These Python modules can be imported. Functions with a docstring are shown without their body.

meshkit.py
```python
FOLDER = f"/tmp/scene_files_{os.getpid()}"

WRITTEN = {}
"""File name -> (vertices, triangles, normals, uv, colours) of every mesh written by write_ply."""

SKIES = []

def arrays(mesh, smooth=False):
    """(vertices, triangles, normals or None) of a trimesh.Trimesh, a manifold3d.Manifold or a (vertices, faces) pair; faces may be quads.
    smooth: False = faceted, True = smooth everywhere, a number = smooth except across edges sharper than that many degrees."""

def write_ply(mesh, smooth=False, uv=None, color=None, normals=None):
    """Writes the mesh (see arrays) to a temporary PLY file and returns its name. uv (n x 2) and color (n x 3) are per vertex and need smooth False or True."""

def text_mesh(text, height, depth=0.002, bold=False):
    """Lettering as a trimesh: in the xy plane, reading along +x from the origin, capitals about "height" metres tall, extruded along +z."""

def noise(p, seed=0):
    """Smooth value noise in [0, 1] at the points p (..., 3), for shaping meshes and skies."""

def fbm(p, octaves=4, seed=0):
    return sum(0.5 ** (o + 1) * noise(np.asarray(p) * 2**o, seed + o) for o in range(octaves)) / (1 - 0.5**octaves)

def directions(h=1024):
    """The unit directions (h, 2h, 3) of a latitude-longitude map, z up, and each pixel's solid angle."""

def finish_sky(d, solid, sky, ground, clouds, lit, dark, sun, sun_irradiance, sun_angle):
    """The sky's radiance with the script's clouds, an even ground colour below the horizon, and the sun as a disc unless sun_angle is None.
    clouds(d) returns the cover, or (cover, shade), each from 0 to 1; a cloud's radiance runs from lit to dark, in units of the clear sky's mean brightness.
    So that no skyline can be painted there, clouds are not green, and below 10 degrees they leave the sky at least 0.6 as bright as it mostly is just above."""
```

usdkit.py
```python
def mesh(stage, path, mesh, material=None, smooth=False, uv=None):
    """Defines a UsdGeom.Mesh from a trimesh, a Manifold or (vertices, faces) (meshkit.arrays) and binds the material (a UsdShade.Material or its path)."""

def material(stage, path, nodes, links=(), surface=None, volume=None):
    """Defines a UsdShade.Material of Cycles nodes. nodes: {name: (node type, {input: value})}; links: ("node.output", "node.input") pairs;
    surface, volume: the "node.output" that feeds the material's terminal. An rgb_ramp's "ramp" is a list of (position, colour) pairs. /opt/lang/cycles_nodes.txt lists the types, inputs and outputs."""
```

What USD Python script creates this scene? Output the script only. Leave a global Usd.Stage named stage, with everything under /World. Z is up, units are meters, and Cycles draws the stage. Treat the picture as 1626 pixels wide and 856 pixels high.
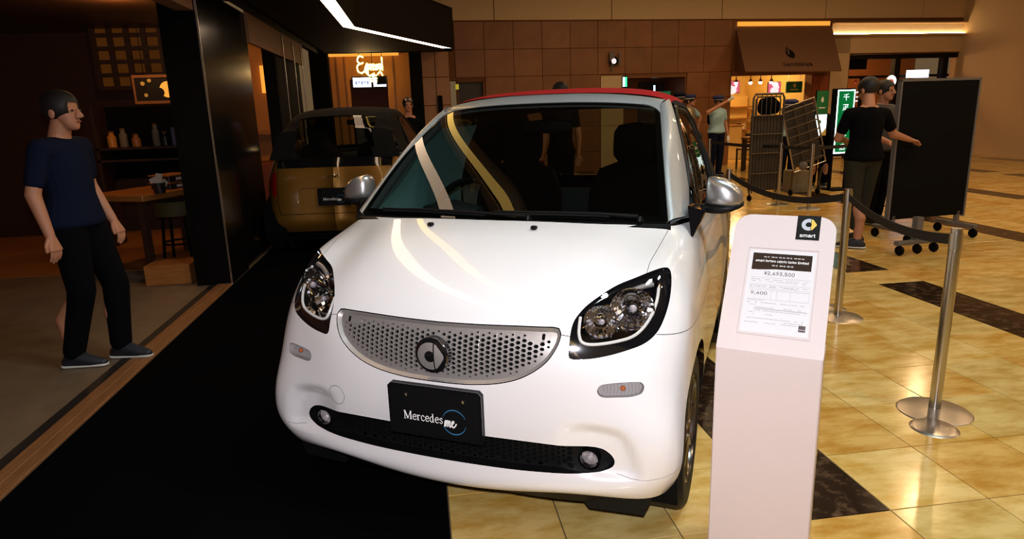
import math, random, numpy as np, trimesh, shapely, usdkit, meshkit
from shapely import affinity
from shapely.geometry import Polygon, LineString, Point, box as sbox, MultiPolygon
from shapely.ops import unary_union
from scipy.interpolate import make_interp_spline, LinearNDInterpolator
import manifold3d as m3
from pxr import Usd, UsdGeom, UsdLux, UsdShade, Sdf, Gf
random.seed(7); RNG = np.random.default_rng(7)
stage = Usd.Stage.CreateInMemory()
UsdGeom.SetStageUpAxis(stage, 'Z'); UsdGeom.SetStageMetersPerUnit(stage, 1.0)
UsdGeom.Xform.Define(stage, '/World'); UsdGeom.Scope.Define(stage, '/World/Looks')

# ------------------------------------------------------------------ camera
CAM = np.array([-0.007, -2.123, 1.468])
RIGHT = np.array([0.990, -0.139, -0.032]); FWD = np.array([0.128, 0.964, -0.234])
FWD = FWD / np.linalg.norm(FWD); RIGHT = RIGHT - FWD * RIGHT.dot(FWD); RIGHT /= np.linalg.norm(RIGHT); UP = np.cross(RIGHT, FWD)
cam = UsdGeom.Camera.Define(stage, '/World/camera')
cam.AddTransformOp().Set(Gf.Matrix4d(*RIGHT, 0, *UP, 0, *(-FWD), 0, *CAM, 1))
cam.CreateHorizontalApertureAttr(36.0); cam.CreateFocalLengthAttr(36 * 1050.72 / 1626)
cam.CreateClippingRangeAttr((0.05, 200.0))
cam.GetExposureAttr().Set(0.0)

# ------------------------------------------------------------------ light: the camera's flash, the hall's dim warm ambience
def light(kind, path, pos, rot=(0, 0, 0), color=(1, 1, 1), intensity=1.0, **kw):
    l = getattr(UsdLux, kind).Define(stage, '/World/' + path)
    l.CreateColorAttr(Gf.Vec3f(*color)); l.CreateIntensityAttr(float(intensity)); l.CreateNormalizeAttr(kw.pop('normalize', True))
    for k, v in kw.items(): getattr(l, 'Create%sAttr' % (k[0].upper() + k[1:]))(v)
    x = UsdGeom.Xformable(l); x.AddTranslateOp().Set(Gf.Vec3d(*pos)); x.AddRotateXYZOp().Set(Gf.Vec3f(*rot))
    return l
FLASH_POS = CAM + UP * 0.11 - RIGHT * 0.0 - FWD * 0.02
fl = UsdLux.DiskLight.Define(stage, '/World/camera_flash_light')
fl.CreateRadiusAttr(0.03); fl.CreateNormalizeAttr(True); fl.CreateIntensityAttr(FLASH := 17.5); fl.CreateColorAttr(Gf.Vec3f(0.94, 0.93, 1.0))
UsdGeom.Xformable(fl).AddTransformOp().Set(Gf.Matrix4d(*RIGHT, 0, *UP, 0, *(-FWD), 0, *FLASH_POS, 1))
dome = UsdLux.DomeLight.Define(stage, '/World/hall_ambience'); dome.CreateColorAttr(Gf.Vec3f(1.0, 0.62, 0.30)); dome.CreateIntensityAttr(0.04)

# ------------------------------------------------------------------ helpers
_names = {}
def path_for(name, parent):
    base = (str(parent.GetPath()) if parent is not None else '/World') + '/' + name
    n = _names.get(base, -1) + 1; _names[base] = n
    return base if n == 0 else '%s_%03d' % (base, n)
def tag(p, label=None, cat=None, group=None, kind=None):
    for k, v in (('label', label), ('category', cat), ('group', group), ('kind', kind)):
        if v: p.SetCustomDataByKey(k, v)
    return p
def thing(name, label=None, cat=None, loc=(0, 0, 0), rz=0.0, group=None, kind=None):
    x = UsdGeom.Xform.Define(stage, path_for(name, None)); x.AddTranslateOp().Set(Gf.Vec3d(*map(float, loc))); x.AddRotateZOp().Set(float(rz))
    return tag(x.GetPrim(), label, cat, group, kind)
def group_of(name, parent):
    return UsdGeom.Xform.Define(stage, path_for(name, parent)).GetPrim()
def dup(src, loc, rz=0.0, label=None, group=None):
    c = src.GetCustomData(); name = src.GetName()
    if name[-4:-3] == '_' and name[-3:].isdigit(): name = name[:-4]
    r = thing(name, label or c.get('label'), c.get('category'), loc, rz, group or c.get('group'))
    r.GetReferences().AddInternalReference(src.GetPath()); r.SetInstanceable(True)
    return r
def put(name, mesh, m, parent=None, smooth=30, label=None, cat=None, group=None, kind=None, normals=None):
    p = path_for(name, parent)
    if normals is not None:
        g = usdkit.mesh(stage, p, mesh, m, smooth=False)
        g.CreateNormalsAttr([Gf.Vec3f(*map(float, n)) for n in normals]); g.SetNormalsInterpolation('vertex')
    else: g = usdkit.mesh(stage, p, mesh, m, smooth=smooth)
    return tag(g.GetPrim(), label, cat, group, kind)
def cat(*ms): return trimesh.util.concatenate([x for x in ms if x is not None])
def box(x0, y0, z0, x1, y1, z1, bev=0.0):
    if bev <= 0:
        b = trimesh.creation.box([x1 - x0, y1 - y0, z1 - z0]); b.apply_translation([(x0 + x1) / 2, (y0 + y1) / 2, (z0 + z1) / 2]); return b
    c = np.array([[x, y, z] for x in (x0, x1) for y in (y0, y1) for z in (z0, z1)]); mid = c.mean(0); s = np.sign(c - mid)
    return trimesh.convex.convex_hull(np.vstack([c - s * bev * np.array(k) for k in ((0, 1, 1), (1, 0, 1), (1, 1, 0))]))
def xf(mesh, t=(0, 0, 0), rx=0, ry=0, rz=0, s=None):
    m = mesh.copy()
    if s is not None: m.apply_scale(s)
    for a, ax in ((rx, (1, 0, 0)), (ry, (0, 1, 0)), (rz, (0, 0, 1))):
        if a: m.apply_transform(trimesh.transformations.rotation_matrix(math.radians(a), ax))
    m.apply_translation(t); return m
def cyl(p, q, r, r2=None, n=20):
    return tube([p, q], [r, r if r2 is None else r2], n)
def tube(pts, rad, n=10, cap=True, closed=False):
    p = np.asarray(pts, float); k = len(p); rad = np.broadcast_to(np.asarray(rad, float), (k,))
    tg = (np.roll(p, -1, 0) - np.roll(p, 1, 0)) if closed else np.gradient(p, axis=0)
    tg /= np.linalg.norm(tg, axis=1, keepdims=True) + 1e-12
    a = np.cross(tg[0], [0, 0, 1.0] if abs(tg[0][2]) < .9 else [1.0, 0, 0]); a /= np.linalg.norm(a); A = []
    for i in range(k):
        a = a - tg[i] * a.dot(tg[i]); a /= np.linalg.norm(a) + 1e-12; A.append(a)
    A = np.array(A); B = np.cross(tg, A); th = np.arange(n) * 2 * np.pi / n
    V = p[:, None] + rad[:, None, None] * (np.cos(th)[None, :, None] * A[:, None] + np.sin(th)[None, :, None] * B[:, None])
    V = V.reshape(-1, 3); F = []
    for i in range(k if closed else k - 1):
        i2 = (i + 1) % k
        for j in range(n):
            a_, b_, c_, d_ = i * n + j, i * n + (j + 1) % n, i2 * n + (j + 1) % n, i2 * n + j
            F += [[a_, b_, c_], [a_, c_, d_]]
    if cap and not closed:
        V = np.vstack([V, p[0], p[-1]]); c0, c1 = len(V) - 2, len(V) - 1
        for j in range(n): F += [[c0, (j + 1) % n, j], [c1, (k - 1) * n + j, (k - 1) * n + (j + 1) % n]]
    return trimesh.Trimesh(V, F, process=False)
def lathe(prof, n=32, axis='z', at=(0, 0, 0)):
    m = trimesh.creation.revolve(np.asarray(prof, float), sections=n)
    if axis == 'y': m.apply_transform(trimesh.transformations.rotation_matrix(math.pi / 2, [1, 0, 0]))   # profile height runs to -y
    if axis == 'x': m.apply_transform(trimesh.transformations.rotation_matrix(math.pi / 2, [0, 1, 0]))   # profile height runs to +x
    m.apply_translation(at); return m
def extr(poly, h):
    ps = [poly] if poly.geom_type == 'Polygon' else [g for g in poly.geoms if g.geom_type == 'Polygon']
    return cat(*[trimesh.creation.extrude_polygon(p, h, engine='earcut') for p in ps if p.area > 1e-12])
def grid_mesh(P):
    a, b = P.shape[:2]; i, j = np.meshgrid(np.arange(a - 1), np.arange(b - 1), indexing='ij')
    q = np.stack([i * b + j, i * b + j + 1, (i + 1) * b + j + 1, (i + 1) * b + j], -1).reshape(-1, 4)
    return trimesh.Trimesh(P.reshape(-1, 3), np.vstack([q[:, [0, 1, 2]], q[:, [0, 2, 3]]]), process=False)
def rrect(x0, y0, x1, y1, r, n=8): return sbox(x0 + r, y0 + r, x1 - r, y1 - r).buffer(r, quad_segs=n)
def facing(m, d):
    """The sheet m with its faces turned towards the direction d."""
    n = (m.face_normals * m.area_faces[:, None]).sum(0)
    if n.dot(d) < 0: m = m.copy(); m.invert()
    return m
def smooth_poly(pts, n=12, closed=True):
    p = np.asarray(pts, float); k = len(p); out = []
    for i in range(k if closed else k - 1):
        a, b, c, d = (p[(i + o) % k] for o in (-1, 0, 1, 2)) if closed else (p[max(i - 1, 0)], p[i], p[i + 1], p[min(i + 2, k - 1)])
        for t in np.linspace(0, 1, n, endpoint=False):
            out.append(.5 * ((2 * b) + (c - a) * t + (2 * a - 5 * b + 4 * c - d) * t * t + (3 * b - a - 3 * c + d) * t ** 3))
    if not closed: out.append(p[-1])
    return np.array(out)

# ------------------------------------------------------------------ materials
MATS = {}
def mat(name, color=(.5, .5, .5), rough=.5, metal=0.0, spec=.5, coat=0.0, emit=None, es=0.0, noise=None, bump=None, trans=0.0, ior=1.5, vary=0.0, **kw):
    """noise: (scale, colour2, low, high[, stretch]); bump: (scale, strength)"""
    pr = {'base_color': color, 'roughness': rough, 'metallic': metal, 'specular_ior_level': spec, 'coat_weight': coat, 'transmission_weight': trans, 'ior': ior, **kw}
    if emit is not None: pr.update(emission_color=emit, emission_strength=es)
    nodes = {'p': ('principled_bsdf', pr)}; links = []
    src = None
    if noise or bump: nodes['tc'] = ('texture_coordinate', {})
    if noise:
        st = noise[4] if len(noise) > 4 else (1, 1, 1)
        nodes.update(mp=('mapping', {'scale': st}), n=('noise_texture', {'scale': noise[0], 'detail': 5.0, 'roughness': .62}), r=('rgb_ramp', {'ramp': [(0, color), (noise[2], color), (noise[3], noise[1]), (1, noise[1])]}))
        links += [('tc.object', 'mp.vector'), ('mp.vector', 'n.vector'), ('n.fac', 'r.fac')]; src = 'r.color'
    if vary:
        nodes.update(oi=('object_info', {}), mr=('map_range', {'to_min': 1 - vary, 'to_max': 1 + vary}), hv=('hsv', {'color': color}))
        links += [('oi.random', 'mr.value'), ('mr.result', 'hv.value')]
        if src: links.append((src, 'hv.color'))
        src = 'hv.color'
    if src: links.append((src, 'p.base_color'))
    if bump:
        nodes.update(bn=('noise_texture', {'scale': bump[0], 'detail': 3.0}), b=('bump', {'strength': bump[1], 'distance': .01}))
        links += [('tc.object', 'bn.vector'), ('bn.fac', 'b.height'), ('b.normal', 'p.normal')]
    MATS[name] = usdkit.material(stage, '/World/Looks/' + name, nodes, links, surface='p.BSDF'); return MATS[name]
def pane(name, tint=(1, 1, 1), rough=0.0, ior=1.5, gloss=(1, 1, 1)):
    MATS[name] = usdkit.material(stage, '/World/Looks/' + name, {'t': ('transparent_bsdf', {'color': tint}), 'g': ('glossy_bsdf', {'color': gloss, 'roughness': rough}), 'lw': ('layer_weight', {'blend': .5}), 'pw': ('math', {'math_type': 'power', 'value2': 5.0}), 'f': ('math', {'math_type': 'multiply_add', 'value2': 1 - ((ior - 1) / (ior + 1)) ** 2, 'value3': ((ior - 1) / (ior + 1)) ** 2}), 'm': ('mix_closure', {})},
        [('lw.facing', 'pw.value1'), ('pw.value', 'f.value1'), ('f.value', 'm.fac'), ('t.BSDF', 'm.closure1'), ('g.BSDF', 'm.closure2')], surface='m.closure'); return MATS[name]
def glow(name, color, s):
    MATS[name] = usdkit.material(stage, '/World/Looks/' + name, {'e': ('emission', {'color': color, 'strength': s})}, [], surface='e.emission'); return MATS[name]
# ------------------------------------------------------------------ the small car: one lofted body skin (nose at y=0, tail at y=2.7), cut into its panels
NET = [
 [(0,.03,.175),(0,.0,.23),(0,.006,.285),(0,.0,.40),(0,-.005,.52),(0,.005,.66),(0,.045,.775),(0,.125,.87),(0,.25,.955),(0,.385,1.02),(0,.50,1.052)],
 [(.25,.035,.188),(.25,.007,.24),(.25,.013,.29),(.25,.008,.405),(.25,.003,.52),(.25,.014,.66),(.25,.054,.775),(.25,.132,.868),(.25,.255,.952),(.25,.392,1.016),(.25,.512,1.05)],
 [(.45,.045,.21),(.45,.018,.255),(.45,.026,.30),(.45,.022,.41),(.45,.022,.53),(.45,.038,.665),(.445,.085,.78),(.44,.165,.866),(.44,.285,.944),(.44,.425,1.004),(.44,.55,1.041)],
 [(.61,.068,.212),(.615,.042,.265),(.615,.045,.31),(.612,.043,.42),(.605,.056,.54),(.60,.085,.665),(.59,.135,.775),(.58,.215,.858),(.575,.335,.931),(.572,.475,.988),(.575,.605,1.032)],
 [(.735,.125,.208),(.752,.092,.265),(.765,.082,.31),(.765,.082,.42),(.748,.115,.545),(.735,.155,.67),(.72,.215,.785),(.708,.28,.865),(.705,.355,.925),(.695,.52,.975),(.688,.665,1.022)],
 [(.780,.215,.212),(.80,.185,.26),(.812,.175,.31),(.812,.18,.425),(.802,.215,.55),(.795,.25,.675),(.785,.305,.785),(.768,.37,.862),(.752,.45,.918),(.735,.60,.972),(.715,.73,1.018)],
 [(.795,.36,.208),(.808,.345,.26),(.817,.34,.31),(.82,.345,.425),(.82,.365,.55),(.817,.39,.675),(.808,.43,.785),(.793,.485,.858),(.778,.555,.912),(.757,.68,.968),(.735,.80,1.015)],
 [(.785,.64,.205),(.80,.635,.258),(.812,.63,.31),(.820,.63,.42),(.822,.635,.55),(.820,.645,.675),(.813,.665,.785),(.802,.70,.857),(.789,.75,.91),(.770,.83,.966),(.750,.92,1.012)],
 [(.77,1.0,.20),(.785,1.0,.255),(.80,1.0,.31),(.812,1.0,.42),(.816,1.0,.55),(.815,1.0,.675),(.81,1.01,.785),(.80,1.03,.857),(.79,1.05,.91),(.773,1.09,.966),(.755,1.14,1.012)],
 [(.77,1.5,.20),(.785,1.5,.255),(.80,1.5,.31),(.812,1.5,.42),(.816,1.5,.55),(.815,1.5,.675),(.81,1.5,.785),(.80,1.5,.857),(.79,1.5,.915),(.773,1.5,.97),(.755,1.5,1.02)],
 [(.775,2.0,.205),(.79,2.0,.258),(.80,2.0,.31),(.81,2.0,.42),(.814,2.0,.55),(.814,2.0,.675),(.81,2.0,.785),(.80,2.0,.857),(.788,2.0,.917),(.772,2.0,.975),(.752,2.0,1.03)],
 [(.755,2.38,.22),(.772,2.39,.268),(.785,2.40,.315),(.795,2.40,.42),(.797,2.39,.55),(.795,2.38,.675),(.787,2.37,.785),(.775,2.355,.857),(.762,2.335,.917),(.745,2.31,.975),(.725,2.28,1.03)],
 [(.66,2.575,.235),(.675,2.60,.28),(.69,2.615,.325),(.695,2.615,.425),(.690,2.60,.55),(.684,2.585,.675),(.676,2.565,.785),(.667,2.545,.857),(.657,2.52,.917),(.645,2.485,.975),(.63,2.445,1.03)],
 [(.36,2.62,.24),(.365,2.65,.285),(.37,2.67,.33),(.37,2.67,.425),(.37,2.655,.55),(.37,2.64,.675),(.368,2.622,.785),(.366,2.60,.857),(.362,2.575,.917),(.36,2.535,.975),(.355,2.495,1.03)],
 [(0,2.635,.24),(0,2.665,.285),(0,2.685,.33),(0,2.685,.425),(0,2.67,.55),(0,2.655,.675),(0,2.637,.785),(0,2.615,.857),(0,2.588,.917),(0,2.548,.975),(0,2.508,1.03)]]
NET = np.array(NET, float)
FULL = np.concatenate([(NET * [-1, 1, 1])[:0:-1], NET])          # tail, right flank, nose, left flank, tail
def _par(P, axis):
    d = np.linalg.norm(np.diff(P, axis=axis), axis=2).mean(1 - axis); s = np.concatenate([[0], np.cumsum(d)]); return s / s[-1]
PU, PV = _par(FULL, 0), _par(FULL, 1)
def body_eval(nu, nv):
    u = np.linspace(0, 1, nu); v = np.linspace(0, 1, nv)
    su, sv = make_interp_spline(PU, FULL, k=3, axis=0), None
    A_ = su(u); Au = su.derivative()(u)
    sv = make_interp_spline(PV, A_, k=3, axis=1); svu = make_interp_spline(PV, Au, k=3, axis=1)
    P = sv(v); Pv = sv.derivative()(v); Pu = svu(v)
    n = np.cross(Pu, Pv); n /= np.linalg.norm(n, axis=2, keepdims=True) + 1e-12
    if n[nu // 2, nv // 2, 1] > 0: n = -n
    return P, n
def sstep(x, a, b):
    t = np.clip((x - a) / (b - a), 0, 1); return t * t * (3 - 2 * t)
SCOOP = Polygon(smooth_poly([(.42,.465),(.47,.485),(.53,.488),(.625,.473),(.665,.437),(.691,.374),(.702,.31),(.68,.283),(.60,.278),(.5,.283),(.42,.30)], 8))
def sculpt(P, n):
    """The pressed hollow round each fog lamp."""
    fl_ = P.reshape(-1, 3); m = (fl_[:, 1] < .4) & (fl_[:, 2] < .55)
    d = np.zeros(len(fl_)); q = shapely.points(np.abs(fl_[m, 0]), fl_[m, 2])
    dist = shapely.distance(q, SCOOP.exterior) * np.where(shapely.contains(SCOOP, q), 1, -1)
    fade = sstep(np.abs(fl_[m, 0]), .40, .56)
    d[m] = .023 * sstep(dist, -.004, .05) * fade
    return P - n * d.reshape(P.shape[:2])[..., None]
NU, NV = 421, 141
BP, BN = body_eval(NU, NV)
BP = sculpt(BP, BN)
_du, _dv = np.gradient(BP, axis=0), np.gradient(BP, axis=1)
_n2 = np.cross(_du, _dv); _n2 /= np.linalg.norm(_n2, axis=2, keepdims=True) + 1e-12
if (_n2[NU // 2, NV // 2] * BN[NU // 2, NV // 2]).sum() < 0: _n2 = -_n2
BN = _n2
BODY_V, BODY_N = BP.reshape(-1, 3), BN.reshape(-1, 3)
BODY_F = np.array(grid_mesh(BP).faces)
_t = np.cross(BODY_V[BODY_F[:, 1]] - BODY_V[BODY_F[:, 0]], BODY_V[BODY_F[:, 2]] - BODY_V[BODY_F[:, 0]])
if (_t * BODY_N[BODY_F[:, 0]]).sum() < 0: BODY_F = BODY_F[:, ::-1]
_m = (BODY_N[:, 1] < -.02) & (BODY_V[:, 1] < 1.0)
_fr = LinearNDInterpolator(BODY_V[_m][:, [0, 2]], np.hstack([BODY_V[_m][:, 1:2], BODY_N[_m]]), fill_value=np.nan)
def front(x, z):
    """y and normal of the skin seen from the front at (x, z)"""
    r = _fr(np.asarray(x, float), np.asarray(z, float)); return r[..., 0], r[..., 1:]
_mr = (BODY_N[:, 1] > .02) & (BODY_V[:, 1] > 2.0)
_rr = LinearNDInterpolator(BODY_V[_mr][:, [0, 2]], np.hstack([BODY_V[_mr][:, 1:2], BODY_N[_mr]]), fill_value=np.nan)
def rear(x, z):
    r = _rr(np.asarray(x, float), np.asarray(z, float)); return r[..., 0], r[..., 1:]
# ------------------------------------------------------------------ cutting and patching
def tri_pieces(poly):
    out = []
    if poly.is_empty: return out
    for g in (poly.geoms if hasattr(poly, 'geoms') else [poly]):
        if g.geom_type != 'Polygon' or g.area < 1e-11: continue
        c = np.array(g.exterior.coords)[:-1]
        if len(c) == 3 and not g.interiors: out.append(c); continue
        for t in shapely.constrained_delaunay_triangles(g).geoms: out.append(np.array(t.exterior.coords)[:3])
    return out
def cut(sh, poly, P2, sel=None):
    """Splits the shell (V, N, F) by a polygon in the projection P2: (inside, outside)."""
    V, N, F = sh; T = P2[F]; lo, hi = T.min(1), T.max(1); bx = poly.bounds
    cand = (lo[:, 0] <= bx[2]) & (hi[:, 0] >= bx[0]) & (lo[:, 1] <= bx[3]) & (hi[:, 1] >= bx[1])
    if sel is not None: cand &= sel[F].all(1)
    a, b = T[:, 1] - T[:, 0], T[:, 2] - T[:, 0]; cand &= np.abs(a[:, 0] * b[:, 1] - a[:, 1] * b[:, 0]) > 1e-12
    idx = np.where(cand)[0]; tr = shapely.polygons(T[idx]); shapely.prepare(poly)
    ins = shapely.contains_properly(poly, tr); cross = ~ins & shapely.intersects(poly, tr)
    inside = np.zeros(len(F), bool); inside[idx[ins]] = True; st = np.zeros(len(F), bool); st[idx[cross]] = True
    VV, NN, FI, FO = [V], [N], [F[inside]], [F[~inside & ~st]]; n = len(V)
    for k, t in zip(idx[cross], tr[cross]):
        x = T[k]; A = np.array([x[1] - x[0], x[2] - x[0]]).T; Ai = np.linalg.inv(A)
        for dest, g in ((FI, t.intersection(poly)), (FO, t.difference(poly))):
            for c in tri_pieces(g):
                w = (Ai @ (c - x[0]).T).T; w = np.c_[1 - w.sum(1), w]
                cr = lambda a, b, d: (b[0] - a[0]) * (d[1] - a[1]) - (b[1] - a[1]) * (d[0] - a[0]); s = cr(*c[:3]) * cr(*x)
                if s < 0: w = w[::-1]
                VV.append(w @ V[F[k]]); NN.append(w @ N[F[k]]); dest.append(np.array([[n, n + 1, n + 2]])); n += 3
    V2, N2 = np.vstack(VV), np.vstack(NN); N2 /= np.linalg.norm(N2, axis=1, keepdims=True) + 1e-12
    mk = lambda fs: (V2, N2, np.vstack(fs) if fs else np.zeros((0, 3), int))
    return compact(mk(FI)), compact(mk(FO))
def compact(sh):
    V, N, F = sh
    if not len(F): return (V[:0], N[:0], F)
    u, inv = np.unique(F, return_inverse=True); return V[u], N[u], inv.reshape(-1, 3)
def put_shell(name, sh, m, parent, **kw):
    V, N, F = sh
    if len(F): return put(name, (V, F), m, parent, normals=N, **kw)
def join_shell(*ss):
    V, N, F, n = [], [], [], 0
    for v, nn, f in ss: V.append(v); N.append(nn); F.append(f + n); n += len(v)
    return np.vstack(V), np.vstack(N), np.vstack(F)
def flat(poly, step=.02):
    """A polygon of the (x, z) plane as a fine triangle net (flat, at y=0)."""
    x0, z0, x1, z1 = poly.bounds
    gx, gz = np.arange(x0 - step, x1 + 2 * step, step), np.arange(z0 - step, z1 + 2 * step, step)
    G = np.stack(np.meshgrid(gx, gz, indexing='ij'), -1); g = grid_mesh(np.stack([G[..., 0], 0 * G[..., 0], G[..., 1]], -1))
    V = np.array(g.vertices); F = np.array(g.faces); a = V[F[:, 1]] - V[F[:, 0]]; b = V[F[:, 2]] - V[F[:, 0]]
    fl = np.cross(a, b)[:, 1] > 0; F[fl] = F[fl][:, ::-1]
    return cut((V, np.tile([0, -1.0, 0], (len(V), 1)), F), poly, V[:, [0, 2]])[0]
def patch(poly, depth=0.0, step=.02, surf=None, curve=None):
    """A polygon of the front view laid on the skin, pushed in by depth (a number or a function of x, z)."""
    V, N, F = flat(poly, step); y, n = (surf or front)(V[:, 0], V[:, 2])
    bad = np.isnan(y)
    if bad.any(): y[bad] = np.nanmean(y); n[bad] = [0, -1, 0]
    d = depth(V[:, 0], V[:, 2]) if callable(depth) else depth
    P = np.c_[V[:, 0], y, V[:, 2]] - n * np.reshape(d, (-1, 1))
    if surf is rear: F = F[:, ::-1]
    tm = trimesh.Trimesh(P, F, process=False); tm.merge_vertices(digits_vertex=6)
    nn = np.array(tm.vertex_normals); return np.array(tm.vertices), nn, np.array(tm.faces)
def wall(ring, d0, d1, surf=None, shrink=0.0):
    """The wall of a hole: the outline from depth d0 to depth d1 (shrunk by that much)."""
    p = np.asarray(ring, float); sf = surf or front
    q = np.array(Polygon(p).buffer(-shrink).exterior.coords) if shrink else p
    if shrink:   # same number of points
        L = LineString(q); q = np.array([L.interpolate(L.project(Point(a))).coords[0] for a in p])
    out = []
    for pts, d in ((p, d0), (q, d1)):
        y, n = sf(pts[:, 0], pts[:, 1]); y2, n2 = sf(p[:, 0], p[:, 1])
        y = np.where(np.isnan(y), y2, y); n = np.where(np.isnan(n), n2, n)
        out.append(np.c_[pts[:, 0], y, pts[:, 1]] - n * d)
    return grid_mesh(np.stack(out, 1))
def ring_of(poly, step=.006):
    L = poly.exterior; k = max(12, int(L.length / step)); c = np.array([L.interpolate(t, normalized=True).coords[0] for t in np.linspace(0, 1, k)]); return c
def mirror_poly(p): return affinity.scale(p, -1, 1, origin=(0, 0))
def on_skin(path, depth=0.0, surf=None):
    p = np.asarray(path, float); y, n = (surf or front)(p[:, 0], p[:, 1]); return np.c_[p[:, 0], y, p[:, 1]] - n * depth
def glyphs(text, h, depth=.0012, bold=False): return meshkit.text_mesh(text, h, depth, bold)
def xz(m, at, flip=1):
    """A flat mesh of the xy plane stood up in the xz plane, facing -y."""
    m = m.copy(); m.apply_transform(trimesh.transformations.rotation_matrix(math.pi / 2, [1, 0, 0])); m.apply_translation(at); return m

# strokes for lettering that is not in a plain sans: (points, width) lists in units of the letter height
SERIF = {
 'M': (1.02, [([(.12,0),(.12,1)],.07),([(.12,1),(.50,.05)],.15),([(.50,.05),(.84,1)],.06),([(.86,0),(.86,1)],.15),([(0,.02),(.26,.02)],.05),([(.72,.02),(1.0,.02)],.05),([(0,.98),(.2,.98)],.05),([(.8,.98),(1.0,.98)],.05)]),
 'e': (.52, [([(.08,.38),(.44,.38),(.43,.55),(.27,.66),(.10,.5),(.07,.3),(.14,.08),(.29,.0),(.45,.12)],.085)]),
 'r': (.46, [([(.14,0),(.14,.64)],.13),([(.14,.45),(.27,.62),(.40,.60)],.09),([(.02,.02),(.28,.02)],.05),([(.02,.63),(.14,.63)],.05)]),
 'c': (.48, [([(.42,.5),(.30,.64),(.13,.55),(.07,.32),(.13,.09),(.28,.0),(.42,.12)],.09)]),
 'd': (.60, [([(.42,0),(.42,1.0)],.13),([(.42,.55),(.26,.65),(.10,.5),(.08,.25),(.16,.04),(.28,.0),(.42,.14)],.08),([(.30,.98),(.42,.98)],.05),([(.42,.02),(.55,.02)],.05)]),
 's': (.42, [([(.35,.55),(.22,.64),(.09,.55),(.11,.42),(.32,.26),(.35,.11),(.21,.0),(.06,.1)],.085)])}
def serif_word(word, h, depth=.0012):
    x, ps = 0.0, []
    for ch in word:
        w, st = SERIF[ch]
        for pts, t in st:
            q = smooth_poly(pts, 5, False) if len(pts) > 2 else np.array(pts)
            ps.append(affinity.translate(LineString(q * 1.0).buffer(t / 2, cap_style=2 if len(pts) == 2 else 1), x, 0))
        x += w + .03
    return extr(affinity.scale(unary_union(ps), h, h, origin=(0, 0)), depth), x * h
def script_me(h, depth=.0012):
    a = smooth_poly([(0,.1),(.12,.75),(.2,.95),(.25,.8),(.2,.1),(.32,.7),(.5,.98),(.56,.8),(.5,.1),(.64,.7),(.82,.95),(.88,.75),(.82,.25),(.9,.05),(1.1,.3),(1.35,.62),(1.5,.85),(1.35,1.0),(1.18,.7),(1.2,.2),(1.4,.02),(1.7,.3),(1.85,.6)], 6, False)
    return extr(affinity.scale(LineString(a).buffer(.10), h, h, origin=(0, 0)), depth)

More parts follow.
